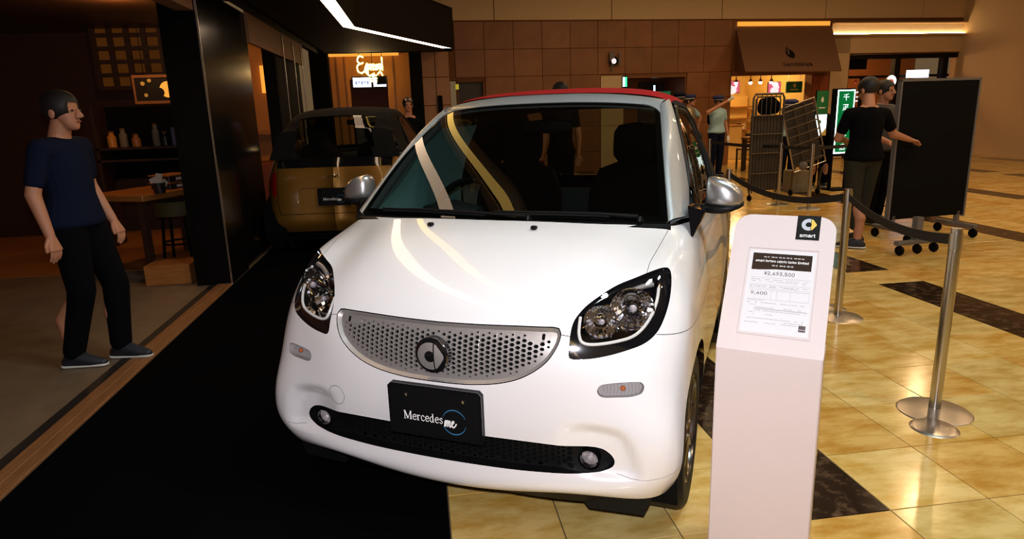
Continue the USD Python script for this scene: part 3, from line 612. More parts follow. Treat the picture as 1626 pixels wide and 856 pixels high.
def build_car(name, label, paint, tridion, top, loc, rz, silver_mirror='mirror_silver', white=True):
    C = CARS; t = thing(name, label, 'car', loc, rz); mm = MATS
    put_shell('hood', C['hood'], mm[paint], t); fb = put_shell('front_bumper', C['bumper'], mm[paint], t)
    for k in 'lr': put_shell('fender', C['fender_' + k], mm[paint], t); put_shell('door', C['door_' + k], mm[paint], t)
    put_shell('body_shell', C['tridion'], mm[tridion], t, label='metallic safety-cell shell' if white else None)
    tg_ = put_shell('tailgate', C['tailgate'], mm[paint], t); put_shell('recess', C['tailgate_recess'], mm[paint], tg_); put('recess_edge', C['recess_wall'], mm[paint], tg_)
    put_shell('rear_bumper', C['rear_bumper'], mm[paint], t); put_shell('rear_deck', C['rear_window'], mm['gloss_black'], t)
    put_shell('shut_line', C['gaps'], mm['matt_black'], t)
    for q in C['tail_lamps']: put_shell('tail_light', q, mm['red_lens'], t)
    for sx in (1, -1):
        fm = (lambda m: m) if sx > 0 else (lambda m: m.copy().apply_transform(np.diag([-1, 1, 1, 1.0])))
        fs = (lambda s: s) if sx > 0 else (lambda s: (s[0] * [-1, 1, 1], s[1] * [-1, 1, 1], s[2][:, ::-1]))
        h = group_of('headlight', t)
        put_shell('lens', fs(C['lens']), mm['lens'], h); put_shell('bezel', fs(C['bezel']), mm['gloss_black'], h, label='gloss black bezel')
        put('housing', fm(cat(C['hl_wall'], C['cav_wall'])), mm['gloss_black'], h); put_shell('reflector_back', fs(C['cav_back']), mm['chrome'], h)
        put('light_strip', fm(C['drl']), mm['drl_white'], h, label='white U-shaped light strip')
        for b, _ in C['bowls']: put('reflector', fm(b), mm['chrome'], h, smooth=False)
        for b in C['bulb']: put('bulb', fm(b), mm['bulb_glass'], h)
        put('bulb_shield', fm(C['bulb_ring'][0]), mm['dark_chrome'], h); put('reflector_rib', fm(C['ribs']), mm['chrome'], h, smooth=False); put('trim_strip', fm(C['trim_strip']), mm['satin_silver'], h)
        s = group_of('turn_signal', t)
        put_shell('lens', fs(C['sig_lens']), mm['lens'], s); put('rim', fm(C['sig_wall']), mm['signal_silver'], s); put_shell('reflector', fs(C['sig_back']), mm['signal_silver'], s)
        put('reflector_rib', fm(C['sig_ribs']), mm['signal_silver'], s); put('bulb', fm(C['sig_bulb']), mm['orange_bulb'], s, label='orange bulb')
        f_ = group_of('fog_light', t)
        put('ring', fm(C['fog_ring']), mm['gloss_black'], f_); put('reflector', fm(C['fog_bowl']), mm['satin_silver'], f_, smooth=False); put('lens', fm(C['fog_lens']), mm['lens'], f_); put('bulb', fm(C['fog_bulb']), mm['bulb_glass'], f_)
        a, b, c, d = mirror_meshes(sx); m_ = group_of('side_mirror', t)
        put('cap', a, mm[silver_mirror], m_, label='silver mirror cap' if white else None); put('lower_housing', b, mm['black_plastic'], m_); put('mounting_triangle', c, mm['gloss_black'], m_); put('mirror_glass', d, mm['mirror_glass'], m_)
    g = group_of('grille', t)
    put_shell('perforated_plate', C['grille_plate'], mm['satin_silver'], g, label='silver plate with rows of hexagonal holes'); put('frame', C['grille_rim'], mm['satin_silver'], g); put('gap', C['grille_gap'], mm['matt_black'], g); put('hole_edge', C['grille_wall'], mm['satin_silver'], g, smooth=False); put_shell('backing', C['grille_back'], mm['matt_black'], g)
    for a, b, c in zip(C['pill'], C['pill_wall'], C['pill_dark']): put_shell('sensor_window', a, mm['satin_silver'], g); put('sensor_rim', b, mm['dark_chrome'], g); put_shell('sensor_slot', c, mm['matt_black'], g)
    e = group_of('emblem', t); ec = np.array([0, -.012, .679])
    put('disc', lathe([(.0001, .018), (.03, .0165), (.052, .011), (.062, .004), (.063, -.02)], 56, 'y', ec), mm['gloss_black'], e)
    ring = Point(0, 0).buffer(.048, quad_segs=24).intersection(sbox(-1, -1, .0125, 1)).difference(Point(0, 0).buffer(.0195, quad_segs=16)); arrow = Polygon([(.0165, -.044), (.0165, .044), (.024, .0405), (.036, .025), (.0485, .006), (.0485, -.006), (.036, -.025), (.024, -.0405)])
    for nm, pg in (('ring', ring), ('arrow', arrow)):
        q = flat(pg, .006); rr = np.hypot(q[0][:, 0], q[0][:, 2]); yy = -(.018 - .0075 * (rr / .052) ** 2) - .0022
        put(nm, (np.c_[q[0][:, 0], yy, q[0][:, 2]] + ec, q[2]), mm['satin_silver'], e, smooth=True)
    l = group_of('lower_air_intake', t)
    put('lip', C['slot_wall'], mm['black_plastic'], l); put_shell('mesh', C['slot_mesh'], mm['black_plastic'], l, label='black honeycomb mesh'); put_shell('backing', C['slot_back'], mm['matt_black'], l)
    dummy_plate(t, -.022)
    # splitter, flaps and floor pan
    u = np.linspace(-1, 1, 41); yb = .055 + .11 * np.abs(u) ** 4
    top_ = np.stack([.72 * u, yb, .19 + .028 * np.abs(u)], -1); bot = np.stack([.70 * u, yb + .05, np.full(41, .135)], -1); bk = np.stack([.68 * u, yb + .35, np.full(41, .135)], -1)
    put('splitter', grid_mesh(np.stack([top_, bot, bk], 1)), mm['black_plastic'], t)
    for sx in (1, -1):
        put('air_deflector', xf(trimesh.convex.convex_hull(np.array([(x, y, z) for x, z in ((.46, .165), (.50, .112), (.69, .122), (.72, .20)) for y in (.13, .17)]) * [sx, 1, 1])), mm['black_plastic'], t)
    put('underbody', cat(box(-.62, .25, .13, .62, 2.5, .20), box(-.60, .80, .18, .60, 2.0, .32)), mm['matt_black'], t)
    for ay in (AX_F, AX_R):
        for sx in (1, -1):
            a = np.radians(np.linspace(-28, 208, 40)); arc = np.stack([0 * a, ay + .327 * np.cos(a), .30 + .327 * np.sin(a)], -1)
            put('wheel_well', cat(grid_mesh(np.stack([arc + [sx * .80, 0, 0], arc + [sx * .56, 0, 0]], 1)), xf(trimesh.creation.cylinder(.325, .01, sections=40), (sx * .565, ay, .30), ry=90)) if False else cat(grid_mesh(np.stack([arc + [sx * .795, 0, 0], arc + [sx * .56, 0, 0]], 1)), cyl((sx * .555, ay, .30), (sx * .565, ay, .30), .325, n=40)), mm['matt_black'], t)
            w = group_of('wheel', t); tire, rim, sp, hub, disc, nuts = wheel_meshes(); F_ = lambda m: (xf(m, (.728, ay, WR)) if sx > 0 else xf(m.copy().apply_transform(np.diag([-1, 1, 1, 1.0])), (-.728, ay, WR)))
            put('tire', F_(tire), mm['rubber'], w); put('rim', F_(rim), mm['dark_chrome'], w)
            for s_ in sp: put('spoke', F_(s_), mm['dark_chrome'], w)
            put('hub', F_(hub), mm['dark_chrome'], w); put('brake_disc', F_(disc), mm['satin_silver'], w); put('wheel_nut', F_(nuts), mm['chrome'], w)
    # glass house
    put('windscreen', C['windscreen'], mm['windscreen_glass'], t, smooth=True); put('windscreen_border', C['frit'], mm['matt_black'], t, smooth=True)
    for p, gq in zip(C['pillar'], C['gusset']): w_ = put('windscreen_pillar', p, mm[tridion], t, smooth=50); put('corner_fillet', gq, mm[tridion], w_, smooth=50)
    put('windscreen_header', C['header'], mm[tridion], t, smooth=50); put('fabric_roof', C['roof'], mm[top], t, smooth=True, label='red fabric folding roof' if white else 'black fabric folding roof')
    hl_ = C['roof'].copy(); hl_.apply_translation([0, 0, -.012]); put('headliner', hl_, mm['black_fabric'], t, smooth=True); put('rear_window', C['roof_window'], mm['roof_film'], t, smooth=True)
    for a, b, c, d in zip(C['rail'], C['door_glass'], C['quarter'], C['seal']):
        put('roof_rail', a, mm['black_fabric'], t); put('door_window', b, mm['side_glass'], t, smooth=True); put('rear_quarter', c, mm['black_fabric'], t, smooth=True); put('window_seal', d, mm['black_plastic'], t)
    put('cowl', C['cowl'], mm['black_plastic'], t)
    for arm, blade, pv in C['wipers']: w = group_of('wiper', t); put('arm', arm, mm['black_plastic'], w); put('blade', blade, mm['rubber'], w); put('pivot_cap', pv, mm['black_plastic'], w)
    for nz in C['nozzles']: put('washer_nozzle', nz, mm['black_plastic'], t)
    # cabin
    put('dashboard', cat(superellipse_loft([(x, .82 + .02 * abs(x), .90, .17, .10, .10, 2.6) for x in np.linspace(-.68, .68, 9)], 28)), mm['dash'], t, smooth=40)
    put('instrument_pod', superellipse_loft([(-.50, .93, 1.0, .05, .04, .03, 2.2), (-.36, .92, 1.01, .09, .06, .05, 2.4), (-.22, .93, 1.0, .05, .04, .03, 2.2)], 24), mm['dash'], t, smooth=40)
    tl = np.linspace(0, 2 * np.pi, 40, endpoint=False); wheelp = np.stack([-.36 + .185 * np.cos(tl), 1.10 + .06 * np.sin(tl), .96 + .175 * np.sin(tl)], -1)
    sw = group_of('steering_wheel', t); put('rim', tube(wheelp, .016, 10, closed=True), mm['black_plastic'], sw); put('hub', superellipse_loft([(-.44, 1.09, .955, .02, .04, .05, 2.4), (-.36, 1.085, .955, .035, .06, .07, 2.6), (-.28, 1.09, .955, .02, .04, .05, 2.4)], 20), mm['black_plastic'], sw)
    put('spoke', cat(tube([(-.54, 1.10, .97), (-.18, 1.10, .97)], .014, 8), tube([(-.36, 1.09, .95), (-.36, 1.05, .79)], .014, 8)), mm['satin_silver'], sw)
    for sx in (1, -1):
        s = group_of('seat', t); X = sx * .34
        put('cushion', xf(superellipse_loft([(-.24, 1.42, .52, .22, .06, .10, 2.6), (-.19, 1.42, .52, .25, .09, .12, 3), (0, 1.42, .52, .25, .07, .12, 3.4), (.19, 1.42, .52, .25, .09, .12, 3), (.24, 1.42, .52, .22, .06, .10, 2.6)], 28), (X, 0, 0)), mm['seat_cloth'], s)
        bk_ = superellipse_loft([(-.25, 0, .27, .05, .22, .27, 2.6), (-.20, 0, .30, .085, .30, .30, 3), (0, .01, .32, .07, .36, .32, 3.2), (.20, 0, .30, .085, .30, .30, 3), (.25, 0, .27, .05, .22, .27, 2.6)], 32)
        put('backrest', xf(bk_, (X, 1.68, .55), rx=-14), mm['seat_cloth'], s)
        put('headrest', xf(superellipse_loft([(-.125, 0, 0, .03, .07, .07, 2.6), (-.10, 0, 0, .055, .10, .10, 2.8), (0, 0, 0, .06, .115, .11, 2.8), (.10, 0, 0, .055, .10, .10, 2.8), (.125, 0, 0, .03, .07, .07, 2.6)], 24), (X, 1.84, 1.27), rx=-12), mm['seat_cloth'], s)
        put('door_card' , grid_mesh(np.stack([np.stack([np.full(12, sx * z[0]), np.linspace(.92, 1.85, 12), np.full(12, z[1])], -1) for z in ((.70, .35), (.72, .70), (.735, 1.0))], 1)), mm['dash'], t)
    if white: put('window_shade', grid_mesh(np.stack([np.stack([np.full(14, -z[0]), np.linspace(z[2], 1.78, 14), np.full(14, z[1])], -1) for z in ((.722, .80, .74), (.716, 1.02, .76), (.695, 1.12, .90), (.645, 1.28, 1.08), (.59, 1.39, 1.26))], 1)), mm['teal_trim'], t, smooth=True)  # added panel; its colour makes the teal patch behind the windscreen
    put('rear_view_mirror', cat(superellipse_loft([(-.12, 1.30, 1.385, .012, .028, .028, 3), (0, 1.295, 1.385, .014, .034, .034, 3.4), (.12, 1.30, 1.385, .012, .028, .028, 3)], 20), tube([(0, 1.29, 1.40), (0, 1.20, 1.47)], .01, 8)), mm['black_plastic'], t)
    put('bulkhead', box(-.66, 1.98, .35, .66, 2.02, 1.00), mm['dash'], t)
    # tail
    dummy_plate(t, float(rear(0, .62)[0]) + .004, rot=1, zc=.62)
    lm = xz(glyphs('smart', .034, .004, True), (0, 0, 0)); lm.apply_translation([-lm.bounds[:, 0].mean(), 0, 0]); lm.apply_transform(trimesh.transformations.rotation_matrix(math.pi, [0, 0, 1])); lm.apply_translation([0, float(rear(0, .84)[0]) + .004, .825]); put('lettering', lm, mm['chrome'], tg_, label='chrome lettering')
    put('exhaust', cyl((-.32, 2.5, .24), (-.32, 2.66, .235), .035, n=20), mm['chrome'], t)
    return t
# ------------------------------------------------------------------ the hall
def wood(name, c1, c2, scale=6, stretch=(1, 12, 12), rough=.45): return mat(name, c1, rough, noise=(scale, c2, .35, .65, stretch))
def hall_materials():
    for i, (a, b) in enumerate([((.52, .285, .045), (.72, .50, .17)), ((.48, .24, .035), (.68, .44, .13)), ((.57, .345, .07), (.76, .56, .22)), ((.49, .31, .075), (.68, .51, .19))]):
        mat('beige_marble_%d' % i, a, .16, noise=(4.5, b, .36, .62, (1, 2.4, 1)), spec=.45)
    mat('dark_marble', (.022, .012, .007), .14, noise=(16, (.13, .075, .04), .50, .72), spec=.4)
    mat('grout', (.10, .065, .03), .8)
    mat('carpet_black', (.0014, .0014, .0018), 1.0, spec=.03, bump=(700, .25))
    mat('wall_beige', (.60, .43, .24), .8); mat('wall_brown', (.25, .092, .024), .5, noise=(2.2, (.205, .072, .017), .4, .6), vary=.10)
    mat('brown_joint', (.16, .06, .017), .9); mat('tan_tile', (.36, .16, .055), .5, vary=.10)
    mat('black_gloss_wall', (.004, .004, .004), .16, spec=.14); mat('fascia_black', (.006, .0045, .004), .7, spec=.15); mat('fascia_tan', (.20, .105, .045), .7)
    mat('door_dark', (.035, .028, .020), .6); mat('orange_wall', (.55, .22, .055), .7); mat('yellow_wall', (.80, .56, .20), .7); mat('red_brown', (.28, .06, .015), .6)
    wood('wood_orange', (.42, .16, .035), (.30, .10, .02)); wood('wood_threshold', (.30, .13, .045), (.21, .085, .03), 5, (14, 1, 14)); wood('wood_dark', (.05, .022, .012), (.03, .012, .006))
    mat('stone_floor', (.20, .14, .085), .45, noise=(5, (.15, .10, .06), .3, .7)); mat('strip_dark', (.012, .008, .006), .6)
    mat('steel', (.55, .52, .48), .25, metal=1.0); mat('steel_brushed', (.50, .46, .42), .34, metal=1.0); mat('cage_steel', (.10, .08, .06), .45, metal=.7)
    mat('belt_black', (.008, .008, .009), .7); mat('awning_brown', (.17, .075, .035), .8); mat('stand_white', (.70, .60, .59), .42, coat=.2); mat('paper_white', (.70, .68, .70), .6); mat('print_grey', (.45, .42, .44), .8); mat('print_dark', (.10, .07, .07), .7); mat('banner_dark', (.035, .022, .016), .25)
    mat('logo_black', (.008, .008, .008), .3); mat('logo_silver', (.62, .66, .74), .35, metal=.3); mat('logo_yellow', (.80, .52, .10), .4)
    mat('board_black', (.003, .003, .003), .8, spec=.1); mat('plastic_grey', (.13, .12, .115), .5)
    mat('cloth_black', (.0025, .0025, .0035), .95, spec=.08); mat('cloth_navy', (.005, .008, .022), .95, spec=.1); mat('cloth_olive', (.030, .027, .018), .95, spec=.1); mat('shirt_blue', (.33, .52, .60), .85); mat('cloth_grey', (.06, .055, .055), .9); mat('cap_blue', (.02, .03, .12), .8)
    mat('skin', (.46, .20, .11), .55); mat('skin_pale', (.50, .25, .15), .55); mat('hair', (.008, .006, .006), .6); mat('glove_white', (.75, .74, .70), .8); mat('shoe_dark', (.012, .014, .022), .5); mat('sole_white', (.62, .60, .55), .6); mat('white_band', (.75, .72, .66), .6); mat('eye', (.02, .015, .01), .2); mat('lip', (.30, .10, .07), .5)
    mat('ceiling_paint', (.06, .042, .028), .9); mat('cardboard', (.20, .16, .10), .85); mat('cage_board', (.036, .026, .017), .8); mat('blue_grey', (.10, .10, .17), .7); mat('white_paper', (.60, .50, .40), .8); mat('pot_dark', (.02, .014, .012), .4); mat('olive_seat', (.08, .062, .014), .7); mat('poster_dark', (.012, .010, .008), .4); mat('food_orange', (.70, .26, .03), .5); mat('food_yellow', (.75, .55, .15), .5); mat('sign_green', (.01, .16, .045), .5); mat('pink', (.65, .10, .18), .5); mat('frame_wood', (.26, .10, .03), .5)
    glow('led_warm', (1.0, .69, .45), 4.6); glow('led_gold', (1.0, .60, .13), 3.3); glow('neon_sign', (1.0, .66, .12), 5.0); glow('neon_core', (1.0, .88, .5), 7.0); glow('screen_white', (.72, .78, 1.0), 1.6); glow('screen_text', (.45, .52, .85), .8); glow('cove_warm', (1.0, .70, .36), 16.0); mat('cove_paint', (.80, .66, .46), .8)
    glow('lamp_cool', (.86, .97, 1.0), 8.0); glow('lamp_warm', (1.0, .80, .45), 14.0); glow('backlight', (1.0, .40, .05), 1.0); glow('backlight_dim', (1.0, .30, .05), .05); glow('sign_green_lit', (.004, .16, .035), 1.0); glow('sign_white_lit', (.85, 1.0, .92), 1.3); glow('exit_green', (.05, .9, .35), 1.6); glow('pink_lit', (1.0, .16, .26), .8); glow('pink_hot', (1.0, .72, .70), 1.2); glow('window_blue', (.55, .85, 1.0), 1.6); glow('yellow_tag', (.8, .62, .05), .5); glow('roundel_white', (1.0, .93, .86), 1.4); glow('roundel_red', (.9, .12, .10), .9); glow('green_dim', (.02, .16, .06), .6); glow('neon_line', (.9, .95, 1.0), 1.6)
hall_materials()

# --- floor: a bed of grout with each tile laid on it
floor_ = put('floor', box(-7, -7, -.12, 16, 20, -.004), MATS['grout'], kind='structure')
def lay_tiles():
    T = .40; J = .0022; X0, Y0 = .02, .22; near = []; rest = {}
    for i in range(0, 40):
        for j in range(-8, 42):
            x, y = X0 + i * T, Y0 + j * T
            if x > 15 or y > 16: continue
            d = math.hypot(x + .2 - CAM[0], y + .2 - CAM[1]); p = np.array([x + .2, y + .2, 0]) - CAM; v = p.dot(FWD)
            inview = v > .3 and abs(p.dot(RIGHT) / v) < .84 and abs(p.dot(UP) / v) < .46
            dark = (i == 3 and j % 8 != 6) or (i == 9 and j % 8 not in (6,)) or (i > 9 and i % 6 == 3 and j % 8 != 6)
            k = 'dark_marble' if dark else 'beige_marble_%d' % RNG.integers(0, 4)
            near.append((0 if inview else 1, d, x, y, k))
    near.sort(); 
    def tile(x, y): return box(x + J, y + J, -.02, x + T - J, y + T - J, 0.0, .0012)
    for q, (o, d, x, y, k) in enumerate(near):
        if q < 296: put('tile', tile(x, y), MATS[k], floor_, smooth=False)
        else: rest.setdefault(k, []).append(tile(x, y))
    for k, ms in rest.items(): put('far_tile', cat(*ms), MATS[k], floor_, smooth=False, kind='stuff')
lay_tiles()
put('carpet_runner', box(-1.765, -6.5, -.004, .017, 12.2, .0015), MATS['carpet_black'], label='wide black carpet runner under the parked cars', cat='carpet')
th = thing('door_sill', 'wooden plank sill along the shop front beside the black carpet', 'sill', (-1.77, -3, 0))
for a, b, m in ((-.062, -.002, 'wood_threshold'), (-.135, -.066, 'wood_threshold')): put('plank', box(a, 0, -.004, b, 7.05, .012, .003), MATS[m], th)
put('dark_strip', box(-.20, 0, -.004, -.137, 7.05, .006), MATS['strip_dark'], th, label='black track strip')
sf = put('floor', box(-6.5, -3, -.004, -1.975, 9.2, .004), MATS['stone_floor'], kind='structure')
put('floor', box(-6.5, 4.9, .004, -2.0, 9.2, .008), MATS['wood_orange'], kind='structure')

# --- far wall, turned four degrees: frame origin (0.9, 13), s along, out towards the hall
FO, FR = np.array([.9, 13.0, 0]), 4.0
fa = math.radians(FR); FU = np.array([math.cos(fa), math.sin(fa), 0]); FN = np.array([math.sin(fa), -math.cos(fa), 0])
def fw(s, out, z): return FO + FU * s + FN * out + np.array([0, 0, z])
def fbox(s0, o0, z0, s1, o1, z1, bev=0.0): return xf(box(s0, -o1, z0, s1, -o0, z1, bev), FO, rz=FR)     # o: how far in front of the wall
wf = put('wall_far', cat(fbox(-.9, -.3, 2.14, 6.64, -.02, 4.6), fbox(.61, -.3, 0, 3.95, -.02, 2.14), fbox(5.46, -.3, 0, 6.64, -.02, 2.2), fbox(6.64, -.3, 2.10, 9.84, -.02, 4.6), fbox(8.82, -.3, 0, 9.84, -.02, 2.1), fbox(9.84, -.3, 2.54, 13.6, -.02, 4.6), fbox(13.6, -.3, 0, 15, -.02, 4.6)), MATS['brown_joint'], kind='structure')
def panels(rects, m, name, g=.0035, out=0.0, d=.03):
    for s0, z0, s1, z1 in rects: put(name, fbox(s0 + g, out - d, z0 + g, s1 - g, out, z1 - g, .004), MATS[m], wf, smooth=False)
rows = [(2.20, 2.78), (2.78, 3.36)]; cols = [.0 + .655 * k for k in range(10)]; R_ = []
for z0, z1 in rows:
    for k, c in enumerate(cols): R_.append((c, z0, cols[k + 1] if k < 9 else 6.60, z1))
R_ += [(6.60, 2.2, 6.64, 3.36)]
for z0, z1 in ((0, .46), (.46, 1.04), (1.04, 1.62), (1.62, 2.20)):
    R_ += [(a, z0, b, z1) for a, b in ((.655, 1.31), (1.31, 1.965), (1.965, 2.62), (2.62, 3.33), (5.48, 6.06), (6.06, 6.62))]
panels(R_, 'wall_brown', 'panel')
panels([(3.34, z0, 3.90, z1) for z0, z1 in ((0, 1.04), (1.04, 2.17))], 'wall_beige', 'panel')
panels([(a, 3.38, b, 4.58) for a, b in ((-.9, .9), (.9, 3.6), (3.6, 6.32), (6.32, 9.05), (9.05, 11.8), (11.8, 15))], 'wall_beige', 'upper_panel', .008)
panels([(9.30, 0, 9.82, 3.0), (9.30, 2.56, 13.5, 2.98), (13.5, 0, 15, 3.3)], 'wall_beige', 'panel', .008)
panels([(8.84, 0, 9.02, 2.06), (9.02, 0, 9.28, 2.06)], 'red_brown', 'panel'); panels([(6.64, 2.12, 9.22, 3.34)], 'wall_brown', 'panel')
# door in the left corner, alcove, their fittings
d1 = thing('door_1', None, None, fw(.02, .0, 0), FR, kind='structure')
put('door_leaf', box(.0, .06, 0, .58, .10, 2.12), MATS['door_dark'], d1); put('door_frame', cat(box(-.02, -.02, 0, .02, .08, 2.14), box(.57, -.02, 0, .60, .08, 2.14), box(-.02, -.02, 2.10, .60, .08, 2.14)), MATS['brown_joint'], d1); put('door_handle', cyl((.50, .03, 1.0), (.50, .03, 1.12), .012), MATS['steel'], d1)
put('wall_tag', fbox(-.02, .0, 1.95, .05, .03, 2.06, .005), MATS['yellow_tag'], label='small yellow tag by the dark corner door', cat='sign')
put('wall_alcove', cat(fbox(3.95, -1.3, 0, 5.46, -1.2, 2.2), fbox(3.93, -1.3, 0, 3.96, -.02, 2.2), fbox(5.45, -1.3, 0, 5.48, -.02, 2.2), fbox(3.95, -1.3, 2.11, 5.46, -.02, 2.15)), MATS['wall_brown'], kind='structure')
d2 = thing('door_2', None, None, fw(4.75, -1.15, 0), FR, kind='structure'); put('door_leaf', box(0, 0, 0, .68, .04, 2.05), MATS['door_dark'], d2); put('door_handle', cyl((.08, -.03, 1.0), (.08, -.03, 1.14), .012), MATS['steel'], d2)
ex = thing('exit_sign', 'small green lit exit sign at the left edge of the alcove', 'sign', fw(3.86, .02, 1.90), FR); put('case', box(-.01, 0, -.01, .13, .06, .25, .006), MATS['black_plastic'], ex); put('lit_face', box(.005, -.004, .01, .06, 0, .23), MATS['sign_white_lit'], ex); put('lit_edge', box(.062, -.004, .01, .115, 0, .23), MATS['exit_green'], ex, label='green lit part')
wl_ = thing('wall_light', 'narrow pale blue lit window inside the alcove', 'light', fw(5.02, -.9, 1.76), FR); put('case', box(-.01, 0, -.02, .09, .04, .23, .005), MATS['black_plastic'], wl_); put('lit_face', box(.01, -.004, 0, .065, 0, .20), MATS['window_blue'], wl_)
pl = thing('wall_display', 'small round lit display on a bracket high on the brown wall', 'display', fw(3.62, .05, 2.36), FR); put('bracket', cat(box(-.10, -.05, .12, .02, 0, .32, .005), cyl((-.04, -.03, -.1), (-.04, -.03, .2), .02)), MATS['plastic_grey'], pl); put('case', lathe([(.0001, 0), (.09, 0), (.10, .02), (.10, .06)], 28, 'y', (0, 0, .12)), MATS['black_plastic'], pl); put('lit_face', lathe([(.0001, .066), (.055, .064), (.06, .055)], 24, 'y', (0, 0, .12)), MATS['pink_hot'], pl); put('side_plate', box(.13, -.02, .02, .17, 0, .30), MATS['plastic_grey'], pl)
put('notice', fbox(5.02, -.62, 1.68, 5.35, -.6, 1.80), MATS['green_dim'], label='dim dark green plate low in the alcove', cat='sign')

# --- awning shop
aw = thing('awning', 'sloping brown fabric awning with pear emblem and shop lettering', 'awning', fw(0, 0, 0), FR)
A3 = np.array([(6.69, -.02, 3.16), (9.22, -.02, 3.20), (8.84, -1.0, 2.12), (6.39, -1.0, 2.15)]); dn = np.array([0, .012, -.02])
hull = lambda P: trimesh.convex.convex_hull(np.asarray(P, float))
put('fabric', hull(np.vstack([A3, A3 + dn])), MATS['awning_brown'], aw, smooth=False)
for k, (a, b) in enumerate(((0, 3), (1, 2))): put('end_panel', hull([A3[a], A3[b], [A3[a][0], -.02, 2.2], A3[a] + [.01, 0, 0], A3[b] + [.01, 0, 0], [A3[a][0] + .01, -.02, 2.2]]), MATS['awning_brown'], aw, smooth=False)
def on_awning(m, s, t):     # flat xy mesh laid on the slope; t from 0 (top) to 1 (lip)
    p = np.array([s, -.02 - .98 * t, 3.18 - 1.045 * t]); sl = math.degrees(math.atan2(1.045, .98)); m = m.copy(); m.apply_transform(trimesh.transformations.rotation_matrix(math.radians(sl), [1, 0, 0])); m.apply_translation(p + np.array([0, -.004, .004])); return m
put('emblem', on_awning(extr(Polygon(smooth_poly([(-.11,-.03),(-.07,.08),(-.03,.17),(.02,.15),(.09,.05),(.11,-.06),(.06,-.16),(-.02,-.17),(-.08,-.12)], 5)), .006), 7.73, .60), MATS['logo_black'], aw); put('emblem_streak', on_awning(extr(Polygon([(-.06, -.06), (-.02, .10), (.01, .06), (-.03, -.05)]), .009), 7.73, .60), MATS['stone_floor'], aw)
tm = glyphs('Sembikiya', .115, .005); tm.apply_translation([-tm.bounds[:, 0].mean(), 0, 0]); put('lettering', on_awning(tm, 7.78, .90), MATS['poster_dark'], aw)
put('cornice_light', fbox(6.72, -.01, 3.22, 9.18, .02, 3.32), MATS['backlight'], label='orange lit strip above the brown awning', cat='light')
put('wall_shop_back', cat(fbox(6.4, -3.1, 0, 9.4, -3.0, 3.0), fbox(6.5, -3.1, 0, 6.64, -.3, 3.0), fbox(8.82, -3.1, 0, 9.0, -.3, 3.0), fbox(6.5, -3.1, 2.4, 9.0, -.3, 2.5)), MATS['yellow_wall'], kind='structure')
for i, s in enumerate((6.96, 7.35, 7.62, 7.92)):
    sp_ = thing('spot_lamp', 'bright spot lamp, %s from the left in the yellow shop front' % ['first', 'second', 'third', 'fourth'][i], 'lamp', fw(s, -.35, 1.94), FR, group='spot lamps in the yellow shop'); put('stem', cyl((0, 0, .07), (0, 0, .34), .012, n=8), MATS['brown_joint'], sp_); put('shade', lathe([(.02, .09), (.035, .06), (.05, .02)], 16), MATS['brown_joint'], sp_); put('bulb', trimesh.creation.icosphere(2, .045), MATS['lamp_warm'], sp_)
light('SphereLight', 'yellow_shop_light', fw(7.6, -1.2, 2.2), color=(1, .72, .32), intensity=16, radius=.12)
def poster(name, s0, z0, s1, z1, out, lab, spots):
    p = thing(name, lab, 'poster', fw(s0, out, z0), FR); w, h = s1 - s0, z1 - z0
    put('board', box(0, 0, 0, w, .03, h), MATS['black_plastic'], p); put('print', box(.01, -.004, .01, w - .01, 0, h - .01), MATS[spots[0]], p)
    for k, (m, cx, cz, r, q) in enumerate(spots[1]): put('blossom', xz(extr(affinity.scale(Point(0, 0).buffer(r, quad_segs=6), q, 1), .004), (cx * w, -.004, cz * h)), MATS[m], p)
sp1 = ('pink_lit', [('pink_hot', .52, .25, .10, 1.3), ('pink_hot', .25, .72, .035, 1.5), ('roundel_white', .78, .6, .05, .6), ('pink_hot', .42, .55, .05, .7)])
poster('light_box', 6.68, 1.70, 7.12, 2.0, -.45, 'left backlit pink blossom poster in the yellow shop', sp1); poster('light_box', 7.90, 1.68, 8.26, 1.95, -.45, 'right backlit pink blossom poster beside the green shop sign', ('pink_lit', [('pink_hot', .5, .2, .09, 1.3), ('roundel_white', .55, .75, .06, 1.4), ('pink_hot', .75, .5, .04, 1)]))
gs = thing('shop_sign', 'square green sign hung at the right of the yellow shop', 'sign', fw(8.32, -.3, 1.67), FR); put('board', box(0, 0, 0, .44, .03, .27), MATS['sign_green'], gs); put('emblem', xz(extr(Polygon(smooth_poly([(0,.06),(.04,.0),(0,-.05),(-.04,0)], 5)), .004), (.22, -.004, .17)), MATS['food_yellow'], gs); put('lettering', xz(box(-.11, -.012, 0, .11, .012, .004), (.22, 0, .075)), MATS['food_yellow'], gs); put('hanger', cat(cyl((.06, .015, .27), (.06, .015, .45), .006, n=6), cyl((.38, .015, .27), (.38, .015, .45), .006, n=6)), MATS['steel'], gs)
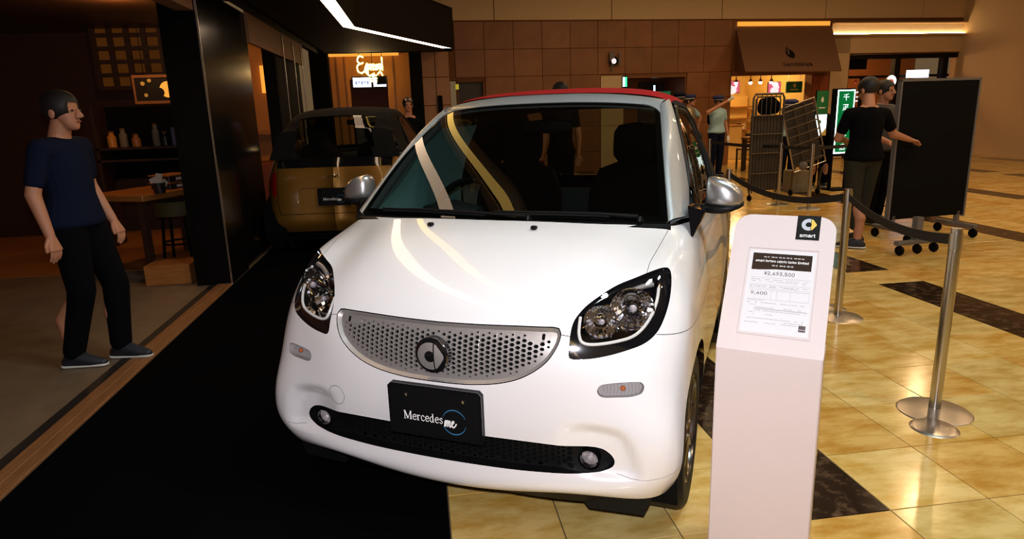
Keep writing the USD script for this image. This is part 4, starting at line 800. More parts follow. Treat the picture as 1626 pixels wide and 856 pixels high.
# shelves and counter of the yellow shop
def shelf_unit(s0, s1, out, z0, z1, n, lab, goods):
    u = thing('display_shelf', lab, 'shelf', fw(s0, out, 0), FR); w = s1 - s0
    put('back_panel', box(0, .28, z0, w, .30, z1), MATS['yellow_wall'], u)
    for k in range(n): put('shelf_board', box(0, 0, z0 + (z1 - z0) * k / n, w, .28, z0 + (z1 - z0) * k / n + .025), MATS['wood_orange'], u)
    return u
shelf_unit(6.68, 7.55, -2.4, .9, 1.66, 3, 'pale goods shelf deep inside the yellow shop', None); shelf_unit(7.75, 8.7, -2.4, .7, 1.66, 3, 'right goods shelf at the back of the yellow shop', None)
for i in range(14):
    s = 6.74 + .125 * (i % 7) + (1.0 if i > 6 else 0); z = .927 if i < 7 else .727; hgt = float(RNG.uniform(.10, .19)); m = ['wood_dark', 'white_paper', 'red_brown', 'cardboard'][i % 4]
    g = put('gift_box', xf(box(-.045, -.06, 0, .045, .06, hgt, .006), fw(s, -2.52, z), rz=FR), MATS[m], label='%s gift box, %s from the left on the %s shelf of the yellow shop' % (['dark brown', 'white', 'red-brown', 'tan'][i % 4], ['first', 'second', 'third', 'fourth', 'fifth', 'sixth', 'seventh'][i % 7], 'left' if i < 7 else 'right'), cat='box', group='gift boxes in the yellow shop')
co = thing('shop_counter', 'pale low counter standing inside the yellow shop', 'counter', fw(6.75, -1.3, 0), FR); put('cabinet', box(0, 0, 0, 1.0, .45, .86, .01), MATS['yellow_wall'], co); put('worktop', box(-.03, -.03, .86, 1.03, .48, .90, .008), MATS['wood_orange'], co)
# table and chairs before the shop
tb = thing('table', 'long brown cafe table in front of the yellow shop', 'table', fw(6.0, 2.2, 0), FR); put('table_top', box(0, 0, .70, 1.35, .6, .74, .006), MATS['wood_orange'], tb)
for x in (.05, 1.30):
    for y in (.05, .55): put('leg', box(x - .025, y - .025, 0, x + .025, y + .025, .70), MATS['wood_dark'], tb)
def chair(loc, rz, lab=None):
    c = thing('chair', lab, 'chair', loc, rz, 'dark cafe chairs by the brown table'); put('seat', box(-.2, -.2, .43, .2, .2, .46, .01), MATS['wood_dark'], c)
    for x in (-.18, .18):
        for y in (-.18, .18): put('leg', box(x - .015, y - .015, 0, x + .015, y + .015, .43 if y < 0 else .80), MATS['wood_dark'], c)
    put('backrest', cat(box(-.18, .165, .74, .18, .195, .80), box(-.18, .17, .60, .18, .19, .64)), MATS['wood_dark'], c); return c
ch0 = chair(fw(6.35, 2.5, 0), FR, 'dark wooden cafe chair at the near left corner of the brown table')
for s, o, r, lab in ((6.95, 2.5, 0, 'dark wooden cafe chair at the near right corner of the brown table'), (6.40, 1.28, 180, 'dark wooden cafe chair at the far left side of the brown table'), (6.98, 1.28, 180, 'dark wooden cafe chair at the far right side of the brown table')): dup(ch0, fw(s, o, 0), FR + r, lab)

# --- right-hand shop
put('wall_shop_side', cat(fbox(9.7, -2.6, 0, 14, -2.5, 3), fbox(9.7, -2.6, 2.56, 13.6, -.3, 2.66), fbox(9.74, -2.6, 0, 9.84, -.3, 2.6)), MATS['orange_wall'], kind='structure')
for i, s in enumerate((11.18, 12.6)): put('post', fbox(s, -.2, 0, s + .16, -.05, 2.425), MATS['fascia_black'], label='thick black post of the right shop front' if i == 0 else 'second black post of the shop front, outside right', cat='post')
put('transom', fbox(9.86, -.2, 2.43, 13.48, -.05, 2.53), MATS['fascia_black'], label='black beam along the top of the right shop front', cat='beam'); put('rail', fbox(9.84, -.5, 1.98, 13.5, -.44, 2.04), MATS['fascia_black'], label='thin black lighting rail inside the right shop', cat='rail'); put('mullion', fbox(10.55, -.5, 1.2, 10.62, -.44, 2.0), MATS['fascia_black'], label='thin black upright below the lighting rail', cat='post')
mb = thing('menu_board', 'dark menu board hung under the right shop ceiling', 'board', fw(10.02, -.25, 2.20), FR); put('panel', box(0, 0, 0, .50, .03, .25), MATS['board_black'], mb); put('frame', cat(box(-.01, -.005, -.01, .51, 0, 0), box(-.01, -.005, .25, .51, 0, .26)), MATS['wood_dark'], mb)
rd = thing('round_sign', 'round white sign with a red emblem in the right shop', 'sign', fw(11.05, -.02, 1.88), FR); put('case', lathe([(.0001, 0), (.15, 0), (.15, .05)], 32, 'y'), MATS['black_plastic'], rd); put('lit_face', lathe([(.0001, .055), (.14, .055), (.145, .045)], 32, 'y'), MATS['roundel_white'], rd); put('emblem', xz(extr(affinity.scale(Point(0, 0).buffer(.085), 1, .5), .004), (-.03, -.056, 0)), MATS['roundel_red'], rd)
for s, w_ in ((10.22, 'left'), (10.52, 'right')):
    r = thing('pendant_lamp', w_ + ' small red pendant lamp over the right shop counter', 'lamp', fw(s, -.6, 1.88), FR, group='red pendant lamps'); put('stem', cyl((0, 0, .05), (0, 0, .16), .008, n=6), MATS['steel'], r); put('shade', lathe([(.02, .07), (.05, .0), (.045, 0)], 16), MATS['red_brown'], r); put('bulb', trimesh.creation.icosphere(1, .02), MATS['roundel_red'], r)
for k, z in enumerate((1.62, 1.50, 1.40)): put('neon_tube', fbox(9.95, -.62, z, 11.0 - .25 * (k % 2), -.60, z + .03), MATS['neon_line'], label=['uppermost', 'middle', 'lowest'][k] + ' white neon line behind the right shop counter', cat='light')
put('shop_counter', fbox(9.95, -1.6, 0, 13.0, -.9, 1.0, .01), MATS['wood_dark'], label='dark counter inside the right shop', cat='counter'); sc2 = put('screen', fbox(11.75, -.3, 1.95, 12.4, -.25, 2.15), MATS['screen_white'], label='bright screen at the far right of the hall', cat='screen')
light('SphereLight', 'right_shop_light', fw(10.8, -.9, 2.35), color=(1, .55, .2), intensity=11.0, radius=.08)
cv = thing('cove_light', 'long glowing cove light above the right shop', 'light', fw(9.24, 0, 3.0), FR); put('trough', box(0, -.14, -.03, 4.6, -.02, .0), MATS['wall_beige'], cv); put('lit_back', box(0, -.03, .0, 4.6, -.02, .25), MATS['cove_paint'], cv); put('lamp', box(0, -.075, .003, 4.6, -.045, .018), MATS['cove_warm'], cv); put('top_board', box(0, -.14, .25, 4.6, -.02, .28), MATS['wall_beige'], cv)

# --- ceiling with recessed lamps, right wall
put('ceiling', box(-7, -7, 4.6, 16, 18, 4.7), MATS['ceiling_paint'], kind='structure'); put('wall_right', box(13.9, -7, 0, 14.1, 14.2, 4.6), MATS['wall_beige'], kind='structure'); put('wall_left', box(-6.7, -7, 0, -6.5, 14, 4.6), MATS['orange_wall'], kind='structure')
k = 0
for x in (4.4, 7.2, 10.0):
    for y in (-1.5, 2.5, 6.0, 9.5):
        dl_ = thing('downlight', 'round recessed ceiling lamp above the hall', 'lamp', (x, y, 4.59), 0, 'recessed ceiling lamps'); put('ring', lathe([(.08, 0), (.11, -.006), (.12, .004), (.12, .012)], 28), MATS['steel'], dl_); put('diffuser', lathe([(.0001, .004), (.085, .004), (.085, .012)], 24), MATS['led_warm'], dl_)
        l = UsdLux.DiskLight.Define(stage, str(dl_.GetPath()) + '/lamp_light'); l.CreateRadiusAttr(.08); l.CreateNormalizeAttr(True); l.CreateColorAttr(Gf.Vec3f(1, .66, .34)); l.CreateIntensityAttr(13.0); UsdGeom.Xformable(l).AddTranslateOp().Set(Gf.Vec3d(0, 0, -.012))

for x, y in ((1.45, -.35), (2.9, -.35)):       # cool white lamps over the display cars
    dl_ = thing('downlight', 'wide cool white ceiling lamp over the display cars', 'lamp', (x, y, 4.59), 0, 'cool white lamps over the cars'); put('ring', lathe([(.27, 0), (.31, -.006), (.32, .004), (.32, .012)], 36), MATS['steel'], dl_); put('diffuser', lathe([(.0001, .004), (.28, .004), (.28, .012)], 32), MATS['lamp_cool'], dl_)
    l = UsdLux.DiskLight.Define(stage, str(dl_.GetPath()) + '/lamp_light'); l.CreateRadiusAttr(.27); l.CreateNormalizeAttr(True); l.CreateColorAttr(Gf.Vec3f(.76, .96, 1.0)); l.CreateIntensityAttr(15.5); UsdGeom.Xformable(l).AddTranslateOp().Set(Gf.Vec3d(0, 0, -.012))

# --- left side: black canopy with its light strip, columns, fascias
cp = thing('canopy', 'black boxed canopy over the left shop fronts', 'canopy', (0, 0, 0))
CPL = [(-.72, -6.5), (-.72, 7.25), (.75, 10.62), (.74, 11.2), (-1.77, 11.2), (-1.77, -6.5)]
put('soffit', xf(extr(Polygon(CPL).buffer(-.17, join_style=2), .04), (0, 0, 2.60)), MATS['fascia_black'], cp)
put('fascia', xf(extr(Polygon(CPL).difference(Polygon(CPL).buffer(-.02, join_style=2)), .69), (0, 0, 2.60)), MATS['fascia_black'], cp); put('roof_board', xf(extr(Polygon(CPL), .03), (0, 0, 3.27)), MATS['fascia_black'], cp)
strip = Polygon(CPL).buffer(-.022, join_style=2).difference(Polygon(CPL).buffer(-.17, join_style=2)).intersection(Polygon([(-1.0, -6.6), (-1.0, 7.2), (.3, 10.8), (.60, 10.55), (1.5, 10.6), (1.5, -6.6)]))
put('light_strip', xf(extr(strip, .02), (0, 0, 2.60)), MATS['led_warm'], cp, label='bright warm light strip along the lower edge')
UPL = [(x + .02, y) for x, y in CPL]
up_strip = Polygon(CPL).buffer(-.01, join_style=2).difference(Polygon(CPL).buffer(-.16, join_style=2)).intersection(Polygon([(-1.0, -6.6), (-1.0, 7.2), (.3, 10.8), (.60, 10.55), (1.5, 10.6), (1.5, -6.6)]))
uc = thing('upper_bulkhead', 'upper bulkhead with a golden cove strip above the black canopy', 'bulkhead', (0, 0, 0)); put('soffit', xf(extr(Polygon(CPL).buffer(-.20, join_style=2), .03), (0, 0, 4.03)), MATS['wall_beige'], uc); put('cove_strip', xf(extr(up_strip, .03), (0, 0, 4.05)), MATS['led_gold'], uc, label='golden cove strip')
put('face', xf(extr(Polygon(CPL).difference(Polygon(CPL).buffer(-.008, join_style=2)), .55), (0, 0, 4.04)), MATS['wall_beige'], uc)
col = thing('column', 'glossy black column with a chrome corner strip by the sill', 'column', (-1.925, 4.97, 0)); put('shaft', box(-.155, -.92, 0, .15, -.30, 2.59), MATS['black_gloss_wall'], col); put('side_panel', box(-.155, -.30, 0, .12, .92, 2.59), MATS['black_gloss_wall'], col); put('corner_strip', box(.143, -.928, 0, .158, -.912, 2.6), MATS['steel'], col, label='chrome corner strip')
c2 = thing('column', 'dark column between the two lit left shop openings', 'column', (-1.95, 8.3, 0)); put('shaft', box(-.03, -.9, 0, .13, 1.0, 2.59), MATS['board_black'], c2)
for y in (-.55, .25, .95): put('chrome_trim', cyl((.19, y, .1), (.19, y, 2.58), .007, n=10), MATS['steel'], c2)
put('shop_fascia', box(-1.80, 5.85, 2.28, -1.77, 9.45, 2.62), MATS['fascia_tan'], label='tan header panel beyond the black column', cat='panel')
put('shop_header', box(-1.93, -3, 2.36, -1.79, 4.04, 2.595), MATS['fascia_tan'], label='tan header panel over the cafe opening on the left', cat='panel')
put('wall_left_upper', box(-1.90, -6.5, 3.3, -1.78, 12.4, 4.6), MATS['wall_beige'], kind='structure'); put('ceiling_cafe', box(-6.5, -3, 2.62, -1.95, 9.3, 2.66), MATS['wood_dark'], kind='structure')
# tan tiled return wall at the end of the canopy
wr = put('wall_return', box(.16, 12.55, 0, .74, 13.4, 3.4), MATS['brown_joint'], kind='structure')
for z0, z1 in ((.0, .46), (.46, 1.04), (1.04, 1.62), (1.62, 2.2), (2.2, 2.78), (2.78, 3.4)):
    for x0, x1 in ((.16, .44), (.44, .735)): put('panel', box(x0 + .006, 12.52, z0 + .006, x1 - .006, 12.56, z1 - .006, .004), MATS['tan_tile'], wr, smooth=False)
put('intercom', box(.46, 12.47, 1.46, .56, 12.52, 1.82, .008), MATS['board_black'], label='black box on the tan tiled wall end', cat='box')
put('column', box(-.09, 12.3, 0, .15, 12.6, 2.755), MATS['board_black'], label='slim black column beside the tan tiled wall end', cat='column')

# --- shop with the glowing sign
wsn = put('wall_sign_shop', cat(box(-2.1, 12.7, 0, -1.36, 12.8, 2.75), box(-.58, 12.7, 0, -.09, 12.8, 2.75), box(-1.36, 12.7, 2.20, -.58, 12.8, 2.75)), MATS['orange_wall'], kind='structure')
for x in (-1.62, -1.45, -.45): put('batten', box(x, 12.68, 0, x + .03, 12.7, 2.7), MATS['frame_wood'], wsn)
put('column', box(-2.09, 12.3, 0, -1.73, 12.6, 2.755), MATS['board_black'], label='black column left of the glowing sign shop', cat='column'); put('ceiling_sign_shop', box(-2.1, 11.2, 2.76, .70, 12.8, 2.82), MATS['fascia_black'], kind='structure'); put('wall_sign_back', box(-2.0, 14.2, 0, 0, 14.3, 2.7), MATS['red_brown'], kind='structure'); put('kitchen_counter', box(-1.36, 13.2, 0, -.55, 13.7, 1.62, .01), MATS['blue_grey'], label='grey kitchen counter under the two lit screens', cat='counter')
put('cornice_light', box(-1.74, 12.55, 2.66, -.30, 12.62, 2.72), MATS['backlight'], label='orange cove strip above the glowing lettered sign', cat='light')
light('SphereLight', 'sign_shop_light', (-.95, 11.6, 2.3), color=(1, .55, .2), intensity=3.2, radius=.08)
for x0, x1, lab in ((-1.29, -.91, 'left bright screen under the glowing sign'), (-.87, -.60, 'right smaller screen under the glowing sign')):
    s_ = thing('screen', lab, 'screen', (x0, 12.66, 2.04)); w = x1 - x0; put('case', box(-.015, .0, -.03, w + .015, .04, .22, .005), MATS['black_plastic'], s_)
    put('lit_face', box(0, -.004, 0, w, 0, .20), MATS['screen_white'], s_)
    if w > .3:
        for q in range(5): put('menu_line', box(.05 + .06 * q, -.007, .06 + .03 * (q % 2), .085 + .06 * q, -.004, .12), MATS['screen_text'], s_)
    else: put('dark_area', box(.08, -.007, .05, w, -.004, .20), MATS['board_black'], s_)
sg = thing('neon_sign', 'glowing yellow script sign hung in the left shop front', 'sign', (-1.24, 12.2, 2.18))
def neon(strokes, w): return unary_union([LineString(smooth_poly(s, 8, False) if len(s) > 2 else s).buffer(w) for s in strokes])
word = [[(.17,.42),(.08,.44),(.03,.34),(.10,.27),(.16,.29)], [(.10,.27),(.02,.22),(.03,.10),(.12,.06),(.18,.10)], [(.20,.14),(.26,.27),(.235,.15),(.21,.13)], [(.26,.10),(.28,.25),(.27,.02)], [(.28,.22),(.32,.25),(.33,.17),(.28,.14)], [(.35,.25),(.35,.13)], [(.35,.22),(.39,.25)], [(.40,.19),(.44,.22),(.42,.25),(.40,.19),(.41,.13),(.45,.15)], [(.49,.24),(.46,.21),(.49,.18),(.47,.13)], [(.53,.24),(.50,.21),(.53,.18),(.51,.13)], [(.56,.19),(.555,.24),(.59,.25),(.61,.19),(.585,.13),(.56,.19)], [(.64,.40),(.64,.12)], [(.20,.10),(.30,.0),(.42,.04)], [(.52,.03),(.58,.08),(.63,.0)]]
lines = [[(.30,.0),(.48,.0)], [(.39,.0),(.39,-.13)], [(.30,-.07),(.48,-.07)], [(.31,-.13),(.47,-.13)]]
S_ = 1.0
put('halo_board', xz(extr(affinity.scale(neon(word + lines, .021), .80, .86, origin=(0, 0)), .012), (.09, .012, .07)), MATS['neon_sign'], sg, label='glowing yellow outline'); put('lettering', xz(extr(affinity.scale(neon(word + lines, .009), .80, .86, origin=(0, 0)), .008), (.09, -.002, .07)), MATS['neon_core'], sg)
put('hanger', cat(*[cyl((x, .006, .2), (x, .006, .578), .006, n=6) for x in (.15, .40, .60)]), MATS['black_plastic'], sg)

# --- the cafe behind the sill
ct = thing('cafe_table', 'thick orange wooden table with trays inside the left cafe', 'table', (-2.62, 4.5, 0), 66); put('table_top', box(0, -.02, .74, 1.25, .70, .80, .006), MATS['wood_orange'], ct)
for x in (.06, 1.18):
    for y in (.06, .64): put('leg', box(x - .03, y - .03, 0, x + .03, y + .03, .74), MATS['wood_dark'], ct)
st = thing('stool', 'stool with an olive drum seat under the cafe table', 'stool', (-2.62, 5.35, 0)); put('seat', lathe([(.0001, .66), (.20, .65), (.22, .60), (.21, .50), (.0001, .49)], 28), MATS['olive_seat'], st)
for a in (45, 135, 225, 315): put('leg', cyl((.15 * math.cos(math.radians(a)), .15 * math.sin(math.radians(a)), .5), (.20 * math.cos(math.radians(a)), .20 * math.sin(math.radians(a)), 0), .016, n=8), MATS['board_black'], st)
put('stretcher', tube([(.17 * math.cos(t), .17 * math.sin(t), .2) for t in np.linspace(0, 2 * np.pi, 24, endpoint=False)], .010, 6, closed=True), MATS['board_black'], st)
put('step_box', box(-2.56, 4.15, .004, -2.16, 4.5, .19, .006), MATS['wood_orange'], label='low wooden box on the floor beside the black column', cat='box')
def tray(z, lab):
    t_ = thing('paper_tray', lab, 'tray', (-2.52, 5.0, z), 66); put('tray_body', box(0, 0, 0, .30, .24, .055, .004), MATS['pot_dark'], t_); put('tray_lip', box(-.01, -.012, .055, .31, .252, .070, .003), MATS['wood_orange'], t_); put('label_holder', box(.09, -.006, .012, .22, 0, .042), MATS['white_paper'], t_)
tray(.80, 'lower dark document tray on the cafe table'); tray(.872, 'upper dark document tray on the cafe table')
cn = thing('napkin_pot', 'dark pot stuffed with white paper on the cafe table', 'pot', (-2.50, 4.66, .80)); put('pot', lathe([(.0001, 0), (.05, 0), (.058, .10), (.052, .10), (.048, .02)], 20), MATS['pot_dark'], cn)
for q, (a, l) in enumerate(((10, .16), (-25, .13), (40, .11))): put('paper', xf(box(-.03, -.002, 0, .03, .002, l), (.01 * q - .01, .005 * q, .03), ry=a, rz=30 * q), MATS['white_paper'], cn)
dv = thing('display_rack', 'dark two-tier rack of jars and boxes behind the cafe table', 'rack', (-3.75, 6.35, 0)); put('back_board', box(0, .32, .8, 1.25, .34, 1.66), MATS['board_black'], dv)
for z in (1.02, 1.16): put('shelf_board', box(0, 0, z, 1.25, .32, z + .025), MATS['wood_dark'], dv)
for x in (0, 1.23): put('upright', box(x, 0, 0, x + .03, .34, 1.66), MATS['wood_dark'], dv)
put('carton', box(-2.92, 6.42, 1.188, -2.62, 6.57, 1.40, .004), MATS['blue_grey'], label='blue-grey carton on the dark cafe rack', cat='box')
for q, (x, h, r, m) in enumerate(((-3.55, .17, .05, 'food_orange'), (-3.42, .20, .045, 'cardboard'), (-3.28, .13, .05, 'wood_orange'), (-3.05, .24, .04, 'cardboard'), (-2.95, .15, .04, 'pot_dark'))):
    b = thing('jar', ['round orange', 'tall cardboard-brown', 'squat wooden', 'tallest slim brown', 'small black'][q] + ' jar on the dark cafe rack', 'jar', (x - .08, 6.52, 1.188)); put('body', lathe([(.0001, 0), (r, 0), (r, h * .7), (r * .6, h * .85), (r * .6, h)], 18), MATS[m], b); put('lid', lathe([(r * .66, h), (r * .66, h + .02), (.0001, h + .022)], 18), MATS['brown_joint'], b)
lb = thing('food_jar', 'bright jar with yellow top right of the blue-grey carton', 'jar', (-2.49, 6.5, 1.190)); put('body', lathe([(.0001, 0), (.04, 0), (.04, .14), (.025, .17)], 16), MATS['food_orange'], lb); put('lid', lathe([(.03, .17), (.03, .21), (.0001, .212)], 16), MATS['food_yellow'], lb)
la = thing('lattice_screen', 'dark wooden lattice with warm light showing through its openings', 'screen', (-3.95, 7.2, 1.9))
for x in np.arange(0, 1.21, .2): put('upright', box(x - .03, 0, 0, x + .03, .04, .80), MATS['wood_dark'], la)
for z in np.arange(.0, .81, .16): put('crossbar', box(-.03, .005, z - .025, 1.23, .035, z + .025), MATS['wood_dark'], la)
for q, x in enumerate(np.arange(0, 1.19, .2)):
    for z in np.arange(0, .79, .16): put('backlit_pane', box(x + .03, .045, z + .025, x + .17, .05, z + .135), MATS['backlight' if q == 5 else 'backlight_dim'], la)
pf = thing('poster', 'framed dark poster with a round orange dish in the cafe', 'poster', (-2.97, 5.7, 1.69)); put('frame', cat(box(-.02, 0, -.03, .56, .03, 0), box(-.02, 0, .24, .56, .03, .27), box(-.02, 0, 0, .0, .03, .24), box(.54, 0, 0, .56, .03, .24)), MATS['frame_wood'], pf); put('print', box(0, .01, 0, .54, .025, .24), MATS['poster_dark'], pf)
put('hanging_wire', cyl((.1, .015, .27), (.1, .015, .92), .004, n=6), MATS['board_black'], pf); put('hanging_wire', cyl((.44, .015, .27), (.44, .015, .92), .004, n=6), MATS['board_black'], pf); put('dish', xz(extr(Point(0, 0).buffer(.085, quad_segs=12).difference(Point(-.09, -.03).buffer(.05)), .003), (.33, .009, .115)), MATS['backlight'], pf, label='round orange dish print with added glow')  # the printed dish glows by itself, its brightness put in as emission
for q, (x, z, r) in enumerate(((.08, .18, .022), (.15, .21, .02), (.45, .20, .022), (.49, .15, .025), (.50, .07, .03), (.44, .03, .02), (.10, .06, .02))): put('garnish', xz(extr(Point(0, 0).buffer(r, quad_segs=4), .003), (x, .009, z)), MATS['food_yellow'], pf)
light('SphereLight', 'cafe_light', (-2.8, 5.0, 2.45), color=(1, .46, .13), intensity=7.0, radius=.06); light('SphereLight', 'cafe_back_light', (-2.35, 7.6, 2.35), color=(1, .50, .14), intensity=6.0, radius=.06)
put('wall_cafe', box(-2.75, 9.3, 0, -1.9, 9.4, 2.62), MATS['orange_wall'], kind='structure'); put('wall_cafe', box(-6.5, 7.6, 0, -2.75, 7.7, 2.62), MATS['wood_dark'], kind='structure'); put('bar_light_panel', box(-2.42, 9.24, 1.86, -1.98, 9.28, 2.28), MATS['backlight'], label='added glowing amber panel high between the black columns', cat='light'); put('bar_shelf', box(-2.6, 8.9, 1.22, -1.95, 9.25, 1.27), MATS['wood_orange'], label='glowing orange shelf seen between the black columns', cat='shelf'); put('bar_counter', box(-2.6, 8.7, .004, -2.2, 9.2, .80, .01), MATS['red_brown'], label='low brown bar counter between the black columns', cat='counter')  # the amber panel is added, its emission stands in for a brightly lit wall
CAR_RZ = -28.80
white_car = build_car('car', 'white two-seat car with red fabric roof, silver honeycomb grille and black show plate', 'white_paint', 'silver_paint', 'red_fabric', (0, 0, 0), CAR_RZ)
GOLD_RZ = -8.0
# ------------------------------------------------------------------ the price stand, barriers and carts
sd = thing('price_stand', 'white price stand with a tilted top beside the white car', 'stand', (.868, -.284, 0), -35.52); UsdGeom.Xformable(sd).AddScaleOp().Set(Gf.Vec3f(.92, .92, .92))
W_, ZF, LP, TI = .33, .796, .511, math.radians(36.9)
sl = lambda u, w, d=0.0: np.array([u, w * math.sin(TI) + d * math.cos(TI), ZF + w * math.cos(TI) - d * math.sin(TI)])    # on the tilted face; d behind it
put('pedestal', box(0, 0, .004, W_, .17, ZF - .001, .004), MATS['stand_white'], sd); put('base_plate', box(0.004, .004, 0, W_ - .004, .166, .004), MATS['stand_white'], sd)
def tilt(m, d=0.0):       # xy mesh (x along, y up the slope, z towards the reader) laid on the face
    m = m.copy(); T = np.eye(4); T[:3, :3] = np.array([[1, 0, 0], [0, math.sin(TI), -math.cos(TI)], [0, math.cos(TI), math.sin(TI)]]); T[:3, 3] = [0, -d * math.cos(TI), ZF + d * math.sin(TI)]; m.apply_transform(T); return m
face = rrect(0, -.05, W_, LP, .058, 10).intersection(sbox(0, 0, W_, LP)); 
put('head_panel', tilt(extr(face, .02), -.02), MATS['stand_white'], sd, smooth=40); put('support_block', hull([sl(.02, .02, .02), sl(W_ - .02, .02, .02), sl(.02, .30, .02), sl(W_ - .02, .30, .02), (.02, .165, ZF - .02), (W_ - .02, .165, ZF - .02)]), MATS['stand_white'], sd, smooth=False)
def on_face(poly, m, parent, name, h=.0012, d=0.0, **k): return put(name, tilt(extr(poly, h), d), MATS[m], parent, **k)
on_face(sbox(.059, .060, .284, .380).difference(sbox(.0605, .0615, .2825, .3785)), 'print_grey', sd, 'pocket_edge')
pp = on_face(sbox(.066, .068, .277, .372), 'paper_white', sd, 'price_sheet', .001, label='printed price sheet')
T2 = .0011
on_face(Polygon([(.077, .360), (.266, .360), (.266, .302), (.16, .302), (.10, .297), (.077, .297)]), 'banner_dark', pp, 'banner', .0006, T2)
def words(txt, h, x0, y0, x1, m, bold=False):
    g = glyphs(txt, h, .0005, bold); b = g.bounds; g.apply_translation([-b[0][0], 0, 0]); g.apply_scale([(x1 - x0) / (b[1][0] - b[0][0]), 1, 1]); g.apply_translation([x0, y0, 0]); put('lettering', tilt(g, T2 + .0007), MATS[m], pp)
words('smart fortwo cabrio turbo limited', .0085, .087, .327, .256, 'plate_white', True)
for x0, x1, y, h, m in ((.113, .235, .344, .004, 'print_grey'), (.142, .203, .312, .005, 'print_grey')):
    on_face(unary_union([sbox(x, y, x + w, y + h) for x, w in zip(np.arange(x0, x1, .012), [.009, .006, .010, .007, .009, .008, .0095, .006, .01, .009, .008])]), m, pp, 'small_print', .0003, T2 + .0006)
words('¥2,493,500', .0125, .120, .279, .217, 'print_dark'); words('9,400', .011, .086, .205, .138, 'print_dark')
rules = [sbox(.078, y, .270, y + .0009) for y in (.268, .243, .228, .222, .188)] + [sbox(x, .188, x + .0009, .222) for x in (.150, .168, .210, .268)] + [sbox(.105, .152, .268, .155), sbox(.104, .13, .105, .182)]
on_face(unary_union(rules), 'print_grey', pp, 'table_rule', .0003, T2)
tiny = []
for y, a, b, dense in ((.260, .082, .262, .6), (.253, .085, .255, .5), (.236, .08, .262, .7), (.2325, .08, .24, .6), (.183, .078, .13, .8), (.175, .078, .262, .8), (.166, .078, .10, .8), (.158, .108, .25, .8), (.146, .108, .262, .8), (.139, .078, .10, .7), (.133, .14, .165, .9), (.118, .078, .262, .8), (.110, .20, .262, .8), (.103, .078, .24, .7)):
    x = a
    while x < b:
        w = float(RNG.uniform(.004, .014))
        if RNG.random() < dense: tiny.append(sbox(x, y, min(x + w, b), y + .0022))
        x += w + .002
on_face(unary_union(tiny), 'print_grey', pp, 'small_print', .0002, T2, kind='stuff')
on_face(sbox(.247, .086, .268, .1075).difference(sbox(.249, .0925, .266, .0945)), 'print_dark', pp, 'stamp', .0004, T2)
lg = on_face(sbox(.205, .420, .279, .513), 'logo_black', sd, 'logo_plate', .0015, label='black badge with silver and yellow emblem')
cen = (.242, .478); rg = Point(0, 0).buffer(.0225).intersection(sbox(-1, -1, .0065, 1)).difference(Point(0, 0).buffer(.0095)); ar = Polygon([(.008, -.021), (.008, .021), (.0135, .019), (.0255, .002), (.0255, -.002), (.0135, -.019)]).difference(Point(0, 0).buffer(.0095))
on_face(affinity.translate(rg, *cen), 'logo_silver', lg, 'ring', .0006, .0016); on_face(affinity.translate(ar, *cen), 'logo_yellow', lg, 'arrow', .0006, .0016)
g = glyphs('smart', .0125, .0006, True); g.apply_translation([-g.bounds[:, 0].mean(), 0, 0]); g.apply_scale([.050 / g.extents[0], 1, 1]); g.apply_translation([.242, .430, 0]); put('lettering', tilt(g, .0016), MATS['plate_white'], lg)

def stanchion(loc, lab, h=.89, rz=0, second=False):
    p = thing('barrier_post', lab, 'barrier post', loc, rz)
    put('base', lathe([(.0001, .022), (.03, .022), (.10, .014), (.152, .006), (.16, 0)], 40), MATS['steel_brushed'], p)
    if second: put('foot_plate', xf(lathe([(.0001, .016), (.08, .012), (.10, .0)], 32), (.17, .10, 0)), MATS['steel_brushed'], p)
    put('pole', lathe([(.0255, .01), (.0255, h - .12), (.0262, h - .12), (.0262, h - .10), (.024, h - .10), (.024, h), (.0001, h)], 24), MATS['steel'], p); put('belt_head', lathe([(.0275, h - .095), (.0275, h - .02), (.024, h - .02)], 24), MATS['steel'], p)
    return p
def disc_base(loc, lab, n):  # the two-lobed foot of the post just outside the frame
    pass
PS = [((2.80, 1.92, 0), 'near chrome barrier post right behind the white stand', 38), ((5.33, 6.41, 0), 'far chrome barrier post between the tilted cage and the olive shorts', 0), ((5.16, 6.92, 0), 'chrome barrier post in front of the boarded roll cage', 0), ((2.76, 3.57, 0), 'chrome barrier post behind the silver car mirror', 0), ((2.36, .50, 0), 'nearest chrome barrier post with twin round feet', 200), ((7.5, 7.7, 0), 'chrome barrier post near the green lit sign', 0), ((4.90, 8.75, 0), 'chrome barrier post hidden behind the waving guard line', 0)]
for l, lab, r in PS: stanchion(l, lab, rz=r, second=r != 0)
def belt(a, b, sag, lab):
    a, b = np.array(a), np.array(b); u_ = (b - a) / np.linalg.norm(b - a); a, b = a + u_ * .0268, b - u_ * .0268; t = np.linspace(0, 1, 25); c = a + (b - a) * t[:, None]; c[:, 2] -= sag * 4 * t * (1 - t)
    d = (b - a)[:2] / np.linalg.norm((b - a)[:2]); nrm = np.array([-d[1], d[0], 0]) * .0016; up = np.array([0, 0, .024])
    g = grid_mesh(np.stack([c - nrm - up, c - nrm + up, c + nrm + up, c + nrm - up, c - nrm - up], 1)); put('barrier_belt', g, MATS['belt_black'], label=lab, cat='belt', smooth=False)
zb = .835
belt((2.76, 3.57, zb), (2.80, 1.92, zb), .10, 'black barrier belt from behind the car mirror to the near post'); belt((2.80, 1.92, zb), (2.36, .50, zb), .06, 'black barrier belt running out of frame at the right edge'); belt((4.90, 8.75, zb), (5.16, 6.92, zb), .02, 'black barrier belt across the brown table legs'); belt((5.16, 6.92, zb), (5.33, 6.41, zb), .01, 'short black barrier belt across the boarded roll cage'); belt((5.33, 6.41, zb), (7.5, 7.7, zb), .03, 'black barrier belt crossing below the green lit sign')

